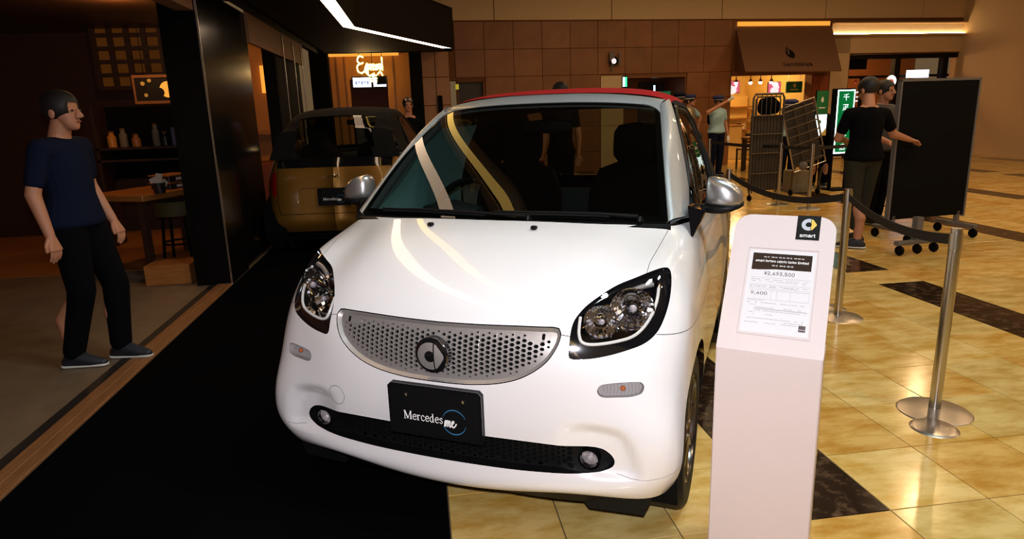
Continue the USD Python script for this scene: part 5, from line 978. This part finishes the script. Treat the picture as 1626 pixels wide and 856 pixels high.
# roll cages
def caster(loc, name='castor', parent=None, m='board_black'):
    q = put(name, cat(xf(lathe([(.0001, -.016), (.042, -.016), (.048, 0), (.042, .016), (.0001, .016)], 20, 'x'), np.array(loc) + [0, 0, .048]), cyl(np.array(loc) + [0, 0, .05], np.array(loc) + [0, 0, .11], .012, n=8)), MATS[m], parent)
rc = thing('roll_cage', 'folded steel roll cage with slatted brown boards behind the belt', 'cage', (4.90, 7.3, 0), 4)
put('frame', tube([(0, 0, .12), (0, 0, 1.52), (.03, 0, 1.58), (.47, 0, 1.58), (.50, 0, 1.52), (.50, 0, .12)], .016, 8), MATS['cage_steel'], rc); put('inner_frame', tube([(.06, .03, .12), (.06, .03, 1.50), (.09, .03, 1.54), (.44, .03, 1.54), (.46, .03, 1.50), (.46, .03, .12)], .011, 8), MATS['cage_steel'], rc)
for z in (.42, .72, 1.0, 1.27): put('crossbar', cyl((0, -.01, z), (.5, -.01, z), .011, n=8), MATS['cage_steel'], rc)
for k, x in enumerate(np.linspace(.012, .488, 10)): put('slat', box(x - .022, .01, .16, x + .022, .035, 1.28, .003), MATS['cage_board'], rc)
for k, x in enumerate(np.linspace(.06, .44, 6)): put('upright_wire', cyl((x, .0, 1.28), (x, 0, 1.57), .006, n=6), MATS['cage_steel'], rc)
put('bag', superellipse_loft([(.18, .12, 1.40, .06, .05, .10, 2.4), (.22, .12, 1.42, .10, .10, .14, 2.8), (.36, .12, 1.43, .11, .12, .15, 2.8), (.46, .12, 1.41, .08, .07, .12, 2.4)], 24), MATS['cloth_black'], rc)
for x in (.04, .46): caster((x, .05, 0), parent=rc)
tc = thing('cage_panel', 'steel wire cage panel leaning at a slant behind the belt', 'cage', (5.80, 7.62, .38), 3)
TA = -16; 
def tl(m): return xf(m, (0, 0, 0), ry=TA)
put('frame', tl(tube([(0, 0, 0), (0, 0, 1.02), (.56, 0, 1.02), (.56, 0, 0)], .014, 8, closed=True)), MATS['steel_brushed'], tc)
for z in (.10, .26, .40, .54, .68, .82, .94): put('crossbar', tl(cyl((0, -.012, z), (.56, -.012, z), .010, n=8)), MATS['cage_steel'], tc)
for x in (.19, .37): put('upright', tl(cyl((x, .0, 0), (x, 0, 1.02), .011, n=8)), MATS['cage_steel'], tc)
put('backing_board', tl(box(.02, .03, .05, .54, .045, 1.0)), MATS['cage_board'], tc); put('prop_leg', cyl((.0, .02, .1), (.02, .08, -.28), .014, n=8), MATS['cage_steel'], tc); put('prop_leg', cyl((.50, .02, .05), (.50, .10, -.28), .014, n=8), MATS['cage_steel'], tc)
for x in (.02, .5): caster((x, .09, -.38), parent=tc)
put('bundle', superellipse_loft([(-.02, -.16, .12, .02, .02, .03, 2.2), (.02, -.16, .12, .06, .06, .08, 2.4), (.07, -.16, .12, .06, .05, .07, 2.4), (.11, -.16, .12, .02, .02, .03, 2.2)], 20), MATS['plastic_grey'], tc, label='small pale round bundle tied to the panel'); put('bundle_tie', cyl((.04, -.10, .12), (.02, 0, .14), .01, n=6), MATS['cage_steel'], tc)
put('carton_stack', cat(box(5.98, 7.95, .0, 6.28, 8.25, .36, .01)), MATS['cardboard'], label='brown carton on the floor under the slanted cage panel', cat='box')

# black boards on castors
def board(loc, rz, lab):
    b = thing('display_board', lab, 'board', loc, rz); put('panel', box(0, -.02, .22, .95, .02, 1.62, .004), MATS['board_black'], b)
    for nm, q in (('edge_trim', box(-.02, -.025, .20, 0, .025, 1.64)), ('edge_trim', box(.95, -.025, .20, .97, .025, 1.64)), ('top_trim', box(-.02, -.025, 1.62, .97, .025, 1.645))): put(nm, q, MATS['plastic_grey'], b)
    for x in (.06, .89):
        put('foot', cat(box(x - .025, -.25, .10, x + .025, .25, .14, .006), box(x - .02, -.02, .12, x + .02, .02, .26)), MATS['plastic_grey'], b)
        for y in (-.22, .22): caster((x, y, 0), parent=b)
    return b
board((4.83, 4.16, 0), 6, 'tall black board on castors pushed by the man in olive shorts'); 
fb_ = thing('castor_frame', 'low grey castor foot in front of the tall black board', 'frame', (4.42, 3.48, 0), 8); put('bar', box(0, -.03, .10, .5, .03, .14, .006), MATS['plastic_grey'], fb_); put('upright', box(.20, -.03, .14, .27, .03, .36), MATS['plastic_grey'], fb_)
for x in (.05, .26, .46): caster((x, 0, 0), parent=fb_)

# green lit sign and poster beside it
KJ = {"千":[[[[-0.47,-0.01],[-0.46,0.09],[-0.06,0.1],[-0.06,0.29],[-0.37,0.26],[-0.41,0.36],[0.05,0.42],[0.28,0.47],[0.31,0.47],[0.37,0.41],[0.37,0.38],[0.06,0.31],[0.05,0.1],[0.47,0.08],[0.46,-0.02],[0.05,-0.02],[0.04,-0.47],[-0.06,-0.47],[-0.06,-0.02]]]],"疋":[[[[-0.47,-0.41],[-0.36,-0.21],[-0.29,0.15],[-0.19,0.13],[-0.21,-0.07],[-0.2,-0.12],[-0.15,-0.21],[-0.08,-0.28],[-0.05,-0.28],[-0.05,0.29],[-0.41,0.3],[-0.42,0.31],[-0.42,0.41],[0.39,0.41],[0.44,0.38],[0.31,0.1],[0.22,0.13],[0.28,0.3],[0.07,0.29],[0.07,0.06],[0.38,0.06],[0.39,-0.03],[0.37,-0.05],[0.07,-0.05],[0.07,-0.32],[0.12,-0.34],[0.47,-0.34],[0.48,-0.37],[0.44,-0.45],[0.12,-0.45],[-0.03,-0.42],[-0.14,-0.37],[-0.25,-0.26],[-0.33,-0.39],[-0.39,-0.47],[-0.42,-0.47]]]],"屋":[[[[-0.48,-0.41],[-0.44,-0.33],[-0.39,-0.15],[-0.37,0.43],[0.4,0.43],[0.4,0.18],[0.38,0.18],[-0.26,0.17],[-0.27,0.14],[0.43,0.13],[0.42,0.04],[0.28,0.03],[0.42,-0.1],[0.42,-0.12],[0.37,-0.16],[0.38,-0.27],[0.13,-0.27],[0.12,-0.34],[0.46,-0.35],[0.46,-0.44],[-0.32,-0.44],[-0.34,-0.38],[-0.38,-0.47],[-0.42,-0.47],[-0.47,-0.43]],[[0.12,-0.12],[0.12,-0.17],[0.33,-0.17],[0.28,-0.11]],[[-0.27,0.29],[0.28,0.28],[0.29,0.33],[-0.26,0.34]],[[-0.04,-0.02],[-0.03,-0.03],[0.12,-0.02],[0.15,-0.01],[0.13,0.04],[0.02,0.04]],[[-0.33,-0.34],[0.0,-0.35],[0.0,-0.27],[-0.24,-0.27],[-0.25,-0.18],[0.0,-0.17],[0.01,-0.13],[-0.23,-0.14],[-0.25,-0.07],[-0.27,-0.07]],[[-0.28,-0.04],[-0.21,-0.03],[-0.15,0.04],[-0.26,0.04]]]],"總":[[[[-0.48,0.17],[-0.41,0.25],[-0.31,0.48],[-0.23,0.47],[-0.21,0.45],[-0.22,0.42],[-0.32,0.21],[-0.28,0.2],[-0.26,0.22],[-0.21,0.33],[-0.17,0.33],[-0.12,0.3],[-0.12,0.27],[-0.21,0.1],[-0.16,0.1],[-0.11,-0.03],[-0.09,-0.12],[-0.15,-0.16],[-0.1,-0.28],[-0.06,-0.15],[0.02,-0.17],[0.03,-0.14],[0.1,-0.13],[0.09,-0.11],[-0.07,-0.1],[-0.07,0.4],[0.08,0.4],[0.12,0.48],[0.17,0.49],[0.22,0.47],[0.21,0.4],[0.42,0.4],[0.42,-0.11],[0.36,-0.12],[0.47,-0.29],[0.47,-0.36],[0.42,-0.38],[0.37,-0.37],[0.35,-0.42],[0.3,-0.45],[0.08,-0.45],[0.03,-0.4],[0.02,-0.27],[0.0,-0.28],[-0.04,-0.4],[-0.07,-0.41],[-0.14,-0.36],[-0.18,-0.36],[-0.22,-0.27],[-0.22,-0.4],[-0.3,-0.42],[-0.33,-0.23],[-0.38,-0.43],[-0.41,-0.45],[-0.47,-0.42],[-0.41,-0.16],[-0.45,-0.15],[-0.47,-0.07],[-0.42,-0.02],[-0.35,0.08],[-0.46,0.08]],[[0.22,-0.12],[0.28,-0.2],[0.29,-0.25],[0.33,-0.26],[0.28,-0.16],[0.34,-0.11],[0.23,-0.11]],[[0.2,0.29],[0.32,0.28],[0.33,0.28],[0.32,0.31],[0.21,0.31]],[[0.28,0.11],[0.33,0.07],[0.33,0.18],[0.31,0.18]],[[0.33,0.02],[0.31,-0.01],[0.33,-0.0]],[[0.12,-0.35],[0.26,-0.36],[0.28,-0.3],[0.28,-0.27],[0.21,-0.28],[0.13,-0.16]],[[0.16,0.01],[0.16,-0.01],[0.25,0.0],[0.2,0.04]],[[0.16,0.19],[0.2,0.17],[0.22,0.2],[0.16,0.21]],[[0.09,0.13],[0.03,0.12],[0.03,0.05],[0.13,0.1]],[[0.03,0.3],[0.04,0.22],[0.07,0.24],[0.1,0.31]],[[-0.39,-0.14],[-0.38,-0.17],[-0.33,-0.18],[-0.24,-0.16],[-0.19,-0.14],[-0.18,-0.11],[-0.23,-0.1]],[[-0.28,-0.0],[-0.28,-0.02],[-0.23,-0.01],[-0.24,0.05]]]],"本":[[[[-0.47,-0.25],[-0.47,-0.22],[-0.39,-0.16],[-0.29,-0.05],[-0.17,0.15],[-0.18,0.17],[-0.44,0.17],[-0.45,0.27],[-0.06,0.28],[-0.06,0.48],[-0.04,0.49],[0.04,0.49],[0.06,0.47],[0.06,0.28],[0.45,0.27],[0.45,0.17],[0.16,0.16],[0.2,0.07],[0.32,-0.09],[0.48,-0.22],[0.42,-0.31],[0.3,-0.24],[0.28,-0.28],[0.06,-0.28],[0.06,-0.46],[0.04,-0.47],[-0.04,-0.47],[-0.06,-0.47],[-0.06,-0.28],[-0.28,-0.28],[-0.3,-0.24],[-0.39,-0.31],[-0.42,-0.31]],[[0.08,0.08],[0.06,0.08],[0.06,-0.17],[0.23,-0.17]],[[-0.23,-0.16],[-0.23,-0.17],[-0.06,-0.17],[-0.06,0.09]]]],"店":[[[[-0.48,-0.42],[-0.43,-0.29],[-0.4,-0.13],[-0.38,0.37],[-0.02,0.37],[-0.05,0.47],[0.05,0.48],[0.12,0.37],[0.46,0.36],[0.45,0.26],[0.1,0.25],[0.11,0.13],[0.42,0.13],[0.43,0.12],[0.42,0.03],[0.1,0.02],[0.11,-0.07],[0.38,-0.08],[0.37,-0.46],[0.28,-0.46],[0.26,-0.42],[-0.11,-0.42],[-0.13,-0.46],[-0.22,-0.45],[-0.22,-0.08],[-0.01,-0.06],[-0.02,0.26],[-0.28,0.25],[-0.28,-0.07],[-0.33,-0.32],[-0.4,-0.47]],[[-0.12,-0.31],[0.27,-0.32],[0.27,-0.18],[0.26,-0.17],[-0.11,-0.17]]]]}
def kanji(ch, size): return unary_union([Polygon(p[0], p[1:]).buffer(0) for p in KJ[ch]]) if size is None else affinity.scale(unary_union([Polygon(p[0], p[1:]).buffer(0) for p in KJ[ch]]), size, size, origin=(0, 0))
sn = thing('green_sign', 'tall green lit sign with white characters and white frame', 'sign', (6.72, 8.05, 0), 3)
put('case', box(-.02, 0, .56, .34, .12, 1.64, .008), MATS['board_black'], sn); put('lit_frame', xz(extr(sbox(0, .60, .32, 1.62).difference(sbox(.025, .63, .295, 1.595)), .006), (0, 0, 0)), MATS['sign_white_lit'], sn); put('lit_face', box(.025, -.003, .63, .295, 0, 1.595), MATS['sign_green_lit'], sn, label='green lit face')
for k, ch in enumerate('千疋屋總本店'): put('character', xz(extr(kanji(ch, .115), .004), (.16, -.004, 1.50 - .158 * k)), MATS['sign_white_lit'], sn)
put('stand_leg', cat(box(0, .03, 0, .03, .09, .56), box(.29, .03, 0, .32, .09, .56), box(-.03, -.10, 0, .35, .22, .02)), MATS['board_black'], sn)
ps = thing('poster_stand', 'poster with green top and white lower half left of the green sign', 'poster', (6.42, 8.15, 0), 3); put('board', box(0, 0, .85, .22, .03, 1.62), MATS['board_black'], ps); put('green_print', box(.005, -.003, 1.25, .215, 0, 1.615), MATS['sign_green'], ps); put('white_print', box(.005, -.003, .90, .215, 0, 1.24), MATS['sign_white_lit'], ps); put('yellow_print', hull([(.10, -.006, .90), (.215, -.006, .90), (.215, -.006, 1.02), (.10, -.003, .90), (.215, -.003, .90), (.215, -.003, 1.02)]), MATS['food_yellow'], ps)
put('emblem', xz(extr(Polygon(smooth_poly([(0,.05),(.025,.0),(0,-.045),(-.025,0)], 5)), .003), (.11, -.003, 1.47)), MATS['white_band'], ps); put('lettering', box(.05, -.006, 1.335, .17, -.003, 1.355), MATS['white_band'], ps); put('green_mark', xz(extr(Point(0, 0).buffer(.03, quad_segs=5), .003), (.08, -.003, 1.12)), MATS['sign_green'], ps); put('easel', cat(box(.02, .03, 0, .05, .06, .9), box(.17, .03, 0, .20, .06, .9)), MATS['board_black'], ps)

# the second, gold car seen from behind
gold_car = build_car('car', 'gold two-seat car with black fabric roof seen from behind', 'gold_paint', 'gold_paint', 'black_fabric', (-0.576, 7.864, 0), 180 + GOLD_RZ, 'gold_paint', white=False)
# ------------------------------------------------------------------ people
def person(name, label, loc, rz, J, outfit, scale=1.0, group=None):
    """J: joints in the person's own frame (facing -y, feet on z=0). One continuous body; clothes, hair, shoes are its children."""
    t = thing(name, label, 'person', loc, rz, group); mm = MATS
    d = {'head': (0, -.01, 1.56), 'neck': (0, .01, 1.42), 'chest': (0, .01, 1.25), 'waist': (0, .0, 1.05), 'hips': (0, .01, .93),
         'sh_l': (.175, .01, 1.36), 'el_l': (.235, .03, 1.09), 'wr_l': (.25, -.05, .86), 'sh_r': (-.175, .01, 1.36), 'el_r': (-.235, .03, 1.09), 'wr_r': (-.25, -.05, .86),
         'hip_l': (.085, .0, .90), 'kn_l': (.095, -.02, .49), 'an_l': (.10, .02, .09), 'hip_r': (-.085, .0, .90), 'kn_r': (-.095, -.02, .49), 'an_r': (-.10, .02, .09), 'look': (0, -1, 0), 'toe_l': (0, -1, 0), 'toe_r': (0, -1, 0)}
    d.update(J); P = {k: np.array(v, float) for k, v in d.items()}
    def ball(p, r, s=(1, 1, 1)): return m3.Manifold.sphere(1.0, 18).scale([r * s[0], r * s[1], r * s[2]]).translate(list(map(float, p)))
    def bone(a, ra, b, rb, sa=(1, 1, 1), sb=(1, 1, 1)): return m3.Manifold.batch_hull([ball(a, ra, sa), ball(b, rb, sb)])
    def solid(bs, res=.028, it=8):
        m = m3.Manifold.batch_boolean(bs, m3.OpType.Add).refine_to_length(res).to_mesh(); q = trimesh.Trimesh(m.vert_properties[:, :3], m.tri_verts); q.merge_vertices(); trimesh.smoothing.filter_taubin(q, .5, .53, it); return q
    lk = P['look'] / np.linalg.norm(P['look']); h = P['head']; yaw = math.degrees(math.atan2(lk[0], -lk[1])); pit = math.degrees(math.asin(lk[2]))
    def hd(m): return xf(xf(m, rx=-pit), h, rz=yaw)
    def hand(w, e, tag_='l'):
        f = (w - e) / np.linalg.norm(w - e); side = np.cross(f, [0, 0, 1.0]); side = side / np.linalg.norm(side) if np.linalg.norm(side) > .1 else np.array([1.0, 0, 0]); nrm = np.cross(side, f)
        wide = d.get('palm_' + tag_, None); wide = side if wide is None else np.array(wide, float); nrm = np.cross(wide, f); c = w + f * .05; bs = [m3.Manifold.batch_hull([ball(w, .024), ball(c + wide * .028 + f * .035, .014), ball(c - wide * .028 + f * .035, .014)])]
        curl = d.get('curl_' + tag_, .35)
        for k, L in zip((-1.5, -.5, .5, 1.5), (.058, .070, .074, .062)):
            a = c + wide * .0185 * k + f * .035; f1 = f * math.cos(curl) - nrm * math.sin(curl); b = a + f1 * L * .55; f2 = f * math.cos(curl * 2.2) - nrm * math.sin(curl * 2.2); bs += [bone(a, .0095, b, .0088), bone(b, .0088, b + f2 * L * .5, .0075)]
        a = w + wide * .024 + f * .025; b = a + wide * .026 + f * .032; bs += [bone(a, .013, b, .0105), bone(b, .0105, b + f * .030 - nrm * .008, .009)]
        return bs
    head = [hd_ for hd_ in ()]
    skull = [m3.Manifold.batch_hull([ball((0, .012, .035), .083, (.90, 1.12, .98)), ball((0, -.040, -.055), .050, (.95, .85, 1)), ball((0, -.062, -.082), .022)])]
    nose = m3.Manifold.batch_hull([ball((0, -.088, .012), .008), ball((0, -.108, -.024), .011), ball((.013, -.092, -.030), .008), ball((-.013, -.092, -.030), .008)])
    ears = [ball((sx * .079, .012, -.008), .026, (.35, .7, 1.1)) for sx in (-1, 1)]
    def hm(m): return m.rotate([-pit, 0, 0]).rotate([0, 0, yaw]).translate(list(map(float, h)))
    body = [hm(x) for x in skull + [nose] + ears] + [bone(P['neck'] - [0, 0, .03], .060, h + np.array([0, .015, -.03]), .052), bone(P['chest'], .135, P['neck'] - [0, 0, .07], .085, (1.15, .78, 1), (1.5, .8, .8)), bone(P['waist'], .118, P['chest'], .135, (1.12, .80, 1), (1.15, .78, 1)), bone(P['hips'], .128, P['waist'], .118, (1.15, .85, .9), (1.12, .80, 1))]
    shirt, pants = [], []; sl_ = outfit.get('sleeve', .55)
    for s in 'lr':
        S, E, Wr = P['sh_' + s], P['el_' + s], P['wr_' + s]; S = S - np.array([0, 0, .022]); body += [bone(S, .050, E, .040), bone(E, .041, Wr, .027)] + hand(Wr, E, s) + [bone(P['chest'] + [0, 0, .05], .095, S, .050)]
        H, K, A = P['hip_' + s], P['kn_' + s], P['an_' + s]; body += [bone(H, .088, K, .056), bone(K, .056, A + [0, .02, .22], .050), bone(A + [0, .015, .22], .050, A, .036)]
        sf_ = min(sl_, 1.0); S2 = S; shirt += [bone(S2, .060, S + (E - S) * sf_, .054)] + ([bone(E, .054, E + (Wr - E) * (sl_ - 1), .042)] if sl_ > 1 else []) + [bone(P['chest'] + [0, 0, .05], .108, S2, .060)]
        pl_ = outfit.get('leg', 1.95); pants += [bone(H, .104, H + (K - H) * min(pl_, 1.0), .076)] + ([bone(K, .076, K + (A - K) * min(pl_ - 1, 1), .062)] if pl_ > 1 else [])
    shirt += [bone(P['chest'], .148, P['neck'] - [0, 0, .085], .092, (1.15, .82, 1), (1.35, .85, .7)), bone(P['waist'], .133, P['chest'], .148, (1.14, .86, 1), (1.15, .82, 1)), bone(P['hips'] - [0, 0, .03], .150, P['waist'], .133, (1.36, 1.0, .35), (1.14, .86, 1))]
    pants += [bone(P['hips'] - [0, 0, .03], .132, P['hips'] + [0, 0, .05], .128, (1.15, .90, .9), (1.15, .9, .6))]
    sk = outfit.get('skin', 'skin')
    put('body', xf(solid(body, .022, 6), s=scale), mm[sk], t, smooth=True); put('shirt', xf(solid(shirt), s=scale), mm[outfit['shirt']], t, smooth=True); put('trousers', xf(solid(pants), s=scale), mm[outfit['pants']], t, smooth=True)
    for s in 'lr':
        A = P['an_' + s]; f = P['toe_' + s] / np.linalg.norm(P['toe_' + s]); z0 = A[2] - .09
        sh_ = m3.Manifold.batch_hull([ball(A - [0, 0, .015], .046), ball([A[0] - f[0] * .04, A[1] - f[1] * .04, z0 + .04], .040), ball([A[0] + f[0] * .10, A[1] + f[1] * .10, z0 + .042], .040), ball([A[0] + f[0] * .165, A[1] + f[1] * .165, z0 + .03], .026)])
        sh_ = sh_.trim_by_plane([0, 0, 1], float(z0 + .012)); m = sh_.to_mesh(); so = m3.Manifold.batch_hull([ball([A[0] - f[0] * .045, A[1] - f[1] * .045, z0 + .016], .044, (1, 1, .34)), ball([A[0] + f[0] * .16, A[1] + f[1] * .16, z0 + .016], .036, (1, 1, .34))]).to_mesh()
        k = put('shoe', xf(trimesh.Trimesh(m.vert_properties[:, :3], m.tri_verts), s=scale), mm['shoe_dark'], t, smooth=50); put('sole', xf(trimesh.Trimesh(so.vert_properties[:, :3], so.tri_verts), s=scale), mm[outfit.get('sole', 'sole_white')], k, smooth=50)
    M2 = lambda man: (lambda m: xf(trimesh.Trimesh(m.vert_properties[:, :3], m.tri_verts), s=scale))(hm(man).to_mesh())
    cutp = lambda man: man.trim_by_plane([0, .62, 1], .028)
    hair = (m3.Manifold.sphere(1, 28).scale([.086, .107, .094]).translate([0, .016, .036]) - m3.Manifold.cube([.3, .12, .2], True).translate([0, -.125, -.045]) - m3.Manifold.cube([.3, .3, .1], True).translate([0, 0, -.095]))
    put('hair', M2(hair), mm['hair'], t, smooth=60)
    for sx in (-1, 1): put('eye', M2(ball((sx * .031, -.081, .008), .009, (1.3, .6, .7))), mm['eye'], t, smooth=True)
    put('mouth', M2(ball((0, -.088, -.055), .018, (1.2, .35, .3))), mm['lip'], t, smooth=True)
    if outfit.get('cap'):
        crown = m3.Manifold.batch_hull([m3.Manifold.cylinder(.02, .098, .098, 32).translate([0, .01, .055]), m3.Manifold.cylinder(.02, .118, .112, 32).translate([0, .0, .10]).rotate([6, 0, 0]), m3.Manifold.cylinder(.005, .07, .07, 24).translate([0, .0, .135])])
        c = put('cap', M2(crown), mm[outfit['cap']], t, smooth=30); put('cap_band', M2(m3.Manifold.cylinder(.025, .100, .100, 32).translate([0, .01, .046])), mm['white_band'], c, smooth=40)
        put('cap_peak', M2(m3.Manifold.batch_hull([m3.Manifold.cylinder(.006, .075, .075, 24).translate([0, -.06, .045]).rotate([8, 0, 0])]).trim_by_plane([0, -1, 0], .05)), mm['board_black'], c, smooth=30)
    if outfit.get('gloves'):
        for s in 'lr':
            q = m3.Manifold.batch_boolean([x for x in hand(P['wr_' + s], P['el_' + s], s)], m3.OpType.Add).to_mesh(); g = trimesh.Trimesh(q.vert_properties[:, :3], q.tri_verts); g.vertices += g.vertex_normals * .006; put('glove', xf(g, s=scale), mm['glove_white'], t, smooth=40)
    if outfit.get('sunglasses'):
        g = put('sunglasses', M2(m3.Manifold.batch_boolean([ball((sx * .036, -.070, .085), .030, (1, .35, .7)) for sx in (-1, 1)] + [ball((0, -.080, .085), .008)], m3.OpType.Add)), mm['mirror_glass'], t, smooth=True)
    if outfit.get('vest'):
        put('vest', xf(solid([bone(P['waist'], .140, P['chest'] + [0, 0, .05], .150, (1.12, .88, 1), (1.1, .84, 1))]), s=scale), mm[outfit['vest']], t, smooth=True)
    if outfit.get('bag'):
        put('shoulder_bag', xf(xf(superellipse_loft([(-.09, .17, 1.16, .03, .10, .10, 3), (0, .18, 1.16, .05, .13, .12, 3), (.09, .17, 1.16, .03, .10, .10, 3)], 20), s=scale)), mm['cloth_navy'], t)
    if outfit.get('collar'):
        put('collar', xf(tube([(P['neck'] + np.array([.072 * math.cos(a), .062 * math.sin(a), -.045 + .02 * math.sin(a)])) for a in np.linspace(0, 2 * np.pi, 20, endpoint=False)], .014, 8, closed=True), s=scale), mm['white_band'], t)
    return t
# man in black T-shirt, back to the camera, right hand on the black board
person('person', 'man in black T-shirt and olive shorts seen from behind, holding the black board', (4.36, 3.98, 0), 180,
       {'head': (-.02, -.05, 1.545), 'look': (.2, -1, -.35), 'sh_l': (.19, .0, 1.345), 'sh_r': (-.19, .0, 1.335), 'el_r': (-.33, -.04, 1.115), 'wr_r': (-.56, -.10, 1.05), 'el_l': (.22, -.10, 1.09), 'wr_l': (.03, -.27, 1.06), 'an_l': (.06, .10, .09), 'kn_l': (.08, .0, .49), 'an_r': (-.12, -.16, .09), 'kn_r': (-.11, -.09, .49), 'toe_l': (.75, -.6, 0), 'toe_r': (.3, -1, 0), 'curl_r': .2},
       {'shirt': 'cloth_black', 'pants': 'cloth_olive', 'leg': 1.62, 'sleeve': .62})
person('person', 'man in dark grey shirt mostly hidden behind the man in olive shorts', (5.35, 5.1, 0), 20, {'head': (-.03, -.04, 1.545), 'wr_r': (-.30, -.32, .98), 'wr_l': (.30, -.3, 1.0)}, {'shirt': 'cloth_grey', 'pants': 'cloth_black', 'sleeve': .6})
person('person', 'person in black stooping to the right of the slanted cage panel', (6.80, 8.55, 0), 165,
       {'head': (0, -.42, 1.26), 'look': (0, -.8, -.6), 'neck': (0, -.30, 1.24), 'chest': (0, -.18, 1.14), 'waist': (0, -.03, 1.0), 'sh_l': (.19, -.24, 1.19), 'sh_r': (-.19, -.24, 1.19), 'el_l': (.22, -.34, .93), 'wr_l': (.18, -.50, .76), 'el_r': (-.22, -.34, .93), 'wr_r': (-.18, -.50, .76)}, {'shirt': 'cloth_black', 'pants': 'cloth_black', 'sleeve': 1.9})
GU = {'shirt': 'shirt_blue', 'pants': 'cloth_navy', 'cap': 'cap_blue', 'sleeve': .62, 'gloves': True}
person('person', 'guard in navy cap raising a white-gloved hand', (6.10, 11.1, 0), 15,
       {'head': (.0, -.02, 1.49), 'neck': (0, .01, 1.36), 'el_r': (-.34, -.12, 1.30), 'sh_r': (-.17, -.02, 1.32), 'sh_l': (.17, .01, 1.32), 'wr_r': (.02, -.30, 1.52), 'palm_r': (.9, .3, 0), 'curl_r': .9, 'look': (-.6, -.8, 0), 'wr_l': (.27, -.03, .80)}, {**GU, 'bag': True})
person('person', 'guard in pale vest and bright blue cap beside the waving guard', (5.62, 11.4, 0), 35, {'head': (.0, -.02, 1.53), 'look': (.3, -1, .1), 'el_l': (.30, -.08, 1.20)}, {**GU, 'vest': 'cardboard'})
person('person', 'guard in dark cap with white band nearest the silver car pillar', (5.12, 10.7, 0), -20, {'look': (.1, -1, 0)}, {**GU, 'cap': 'cloth_navy', 'shirt': 'wall_beige'})
person('person', 'guard in blue shirt glimpsed behind the roll cages', (6.32, 8.75, 0), 0, {'head': (0, -.02, 1.36), 'neck': (0, .01, 1.24), 'chest': (0, .01, 1.1), 'sh_l': (.17, .01, 1.2), 'sh_r': (-.17, .01, 1.2), 'el_l': (.22, .02, .95), 'el_r': (-.22, .02, .95), 'waist': (0, 0, .98)}, GU)
person('person', 'man with sunglasses on his head behind the gold car', (-.14, 9.2, 0), 10, {'head': (0, -.02, 1.60), 'neck': (0, .01, 1.46)}, {'shirt': 'cloth_black', 'pants': 'cloth_black', 'sunglasses': True})
person('person', 'black-haired person behind the white car with only the hair above the red roof', (1.86, 6.6, 0), 185, {'head': (0, -.03, 1.68), 'neck': (0, .01, 1.54), 'chest': (0, .01, 1.36), 'sh_l': (.18, .01, 1.47), 'sh_r': (-.18, .01, 1.47), 'look': (.8, -.6, -.2)}, {'shirt': 'cloth_black', 'pants': 'cloth_black', 'collar': True})
person('person', 'person in navy shirt and dark trousers stepping along the door sill at the left edge', (-2.08, 2.16, 0), 80,
       {'head': (0, -.04, 1.54), 'an_l': (.06, -.10, .09), 'kn_l': (.08, -.12, .49), 'an_r': (-.10, .10, .09), 'toe_l': (0, -1, 0), 'toe_r': (.1, -1, 0), 'el_r': (-.24, .05, 1.09), 'wr_r': (-.25, -.01, .86), 'el_l': (.25, .05, 1.10), 'wr_l': (.25, -.06, .87)}, {'shirt': 'cloth_navy', 'pants': 'cloth_black', 'sleeve': .7})
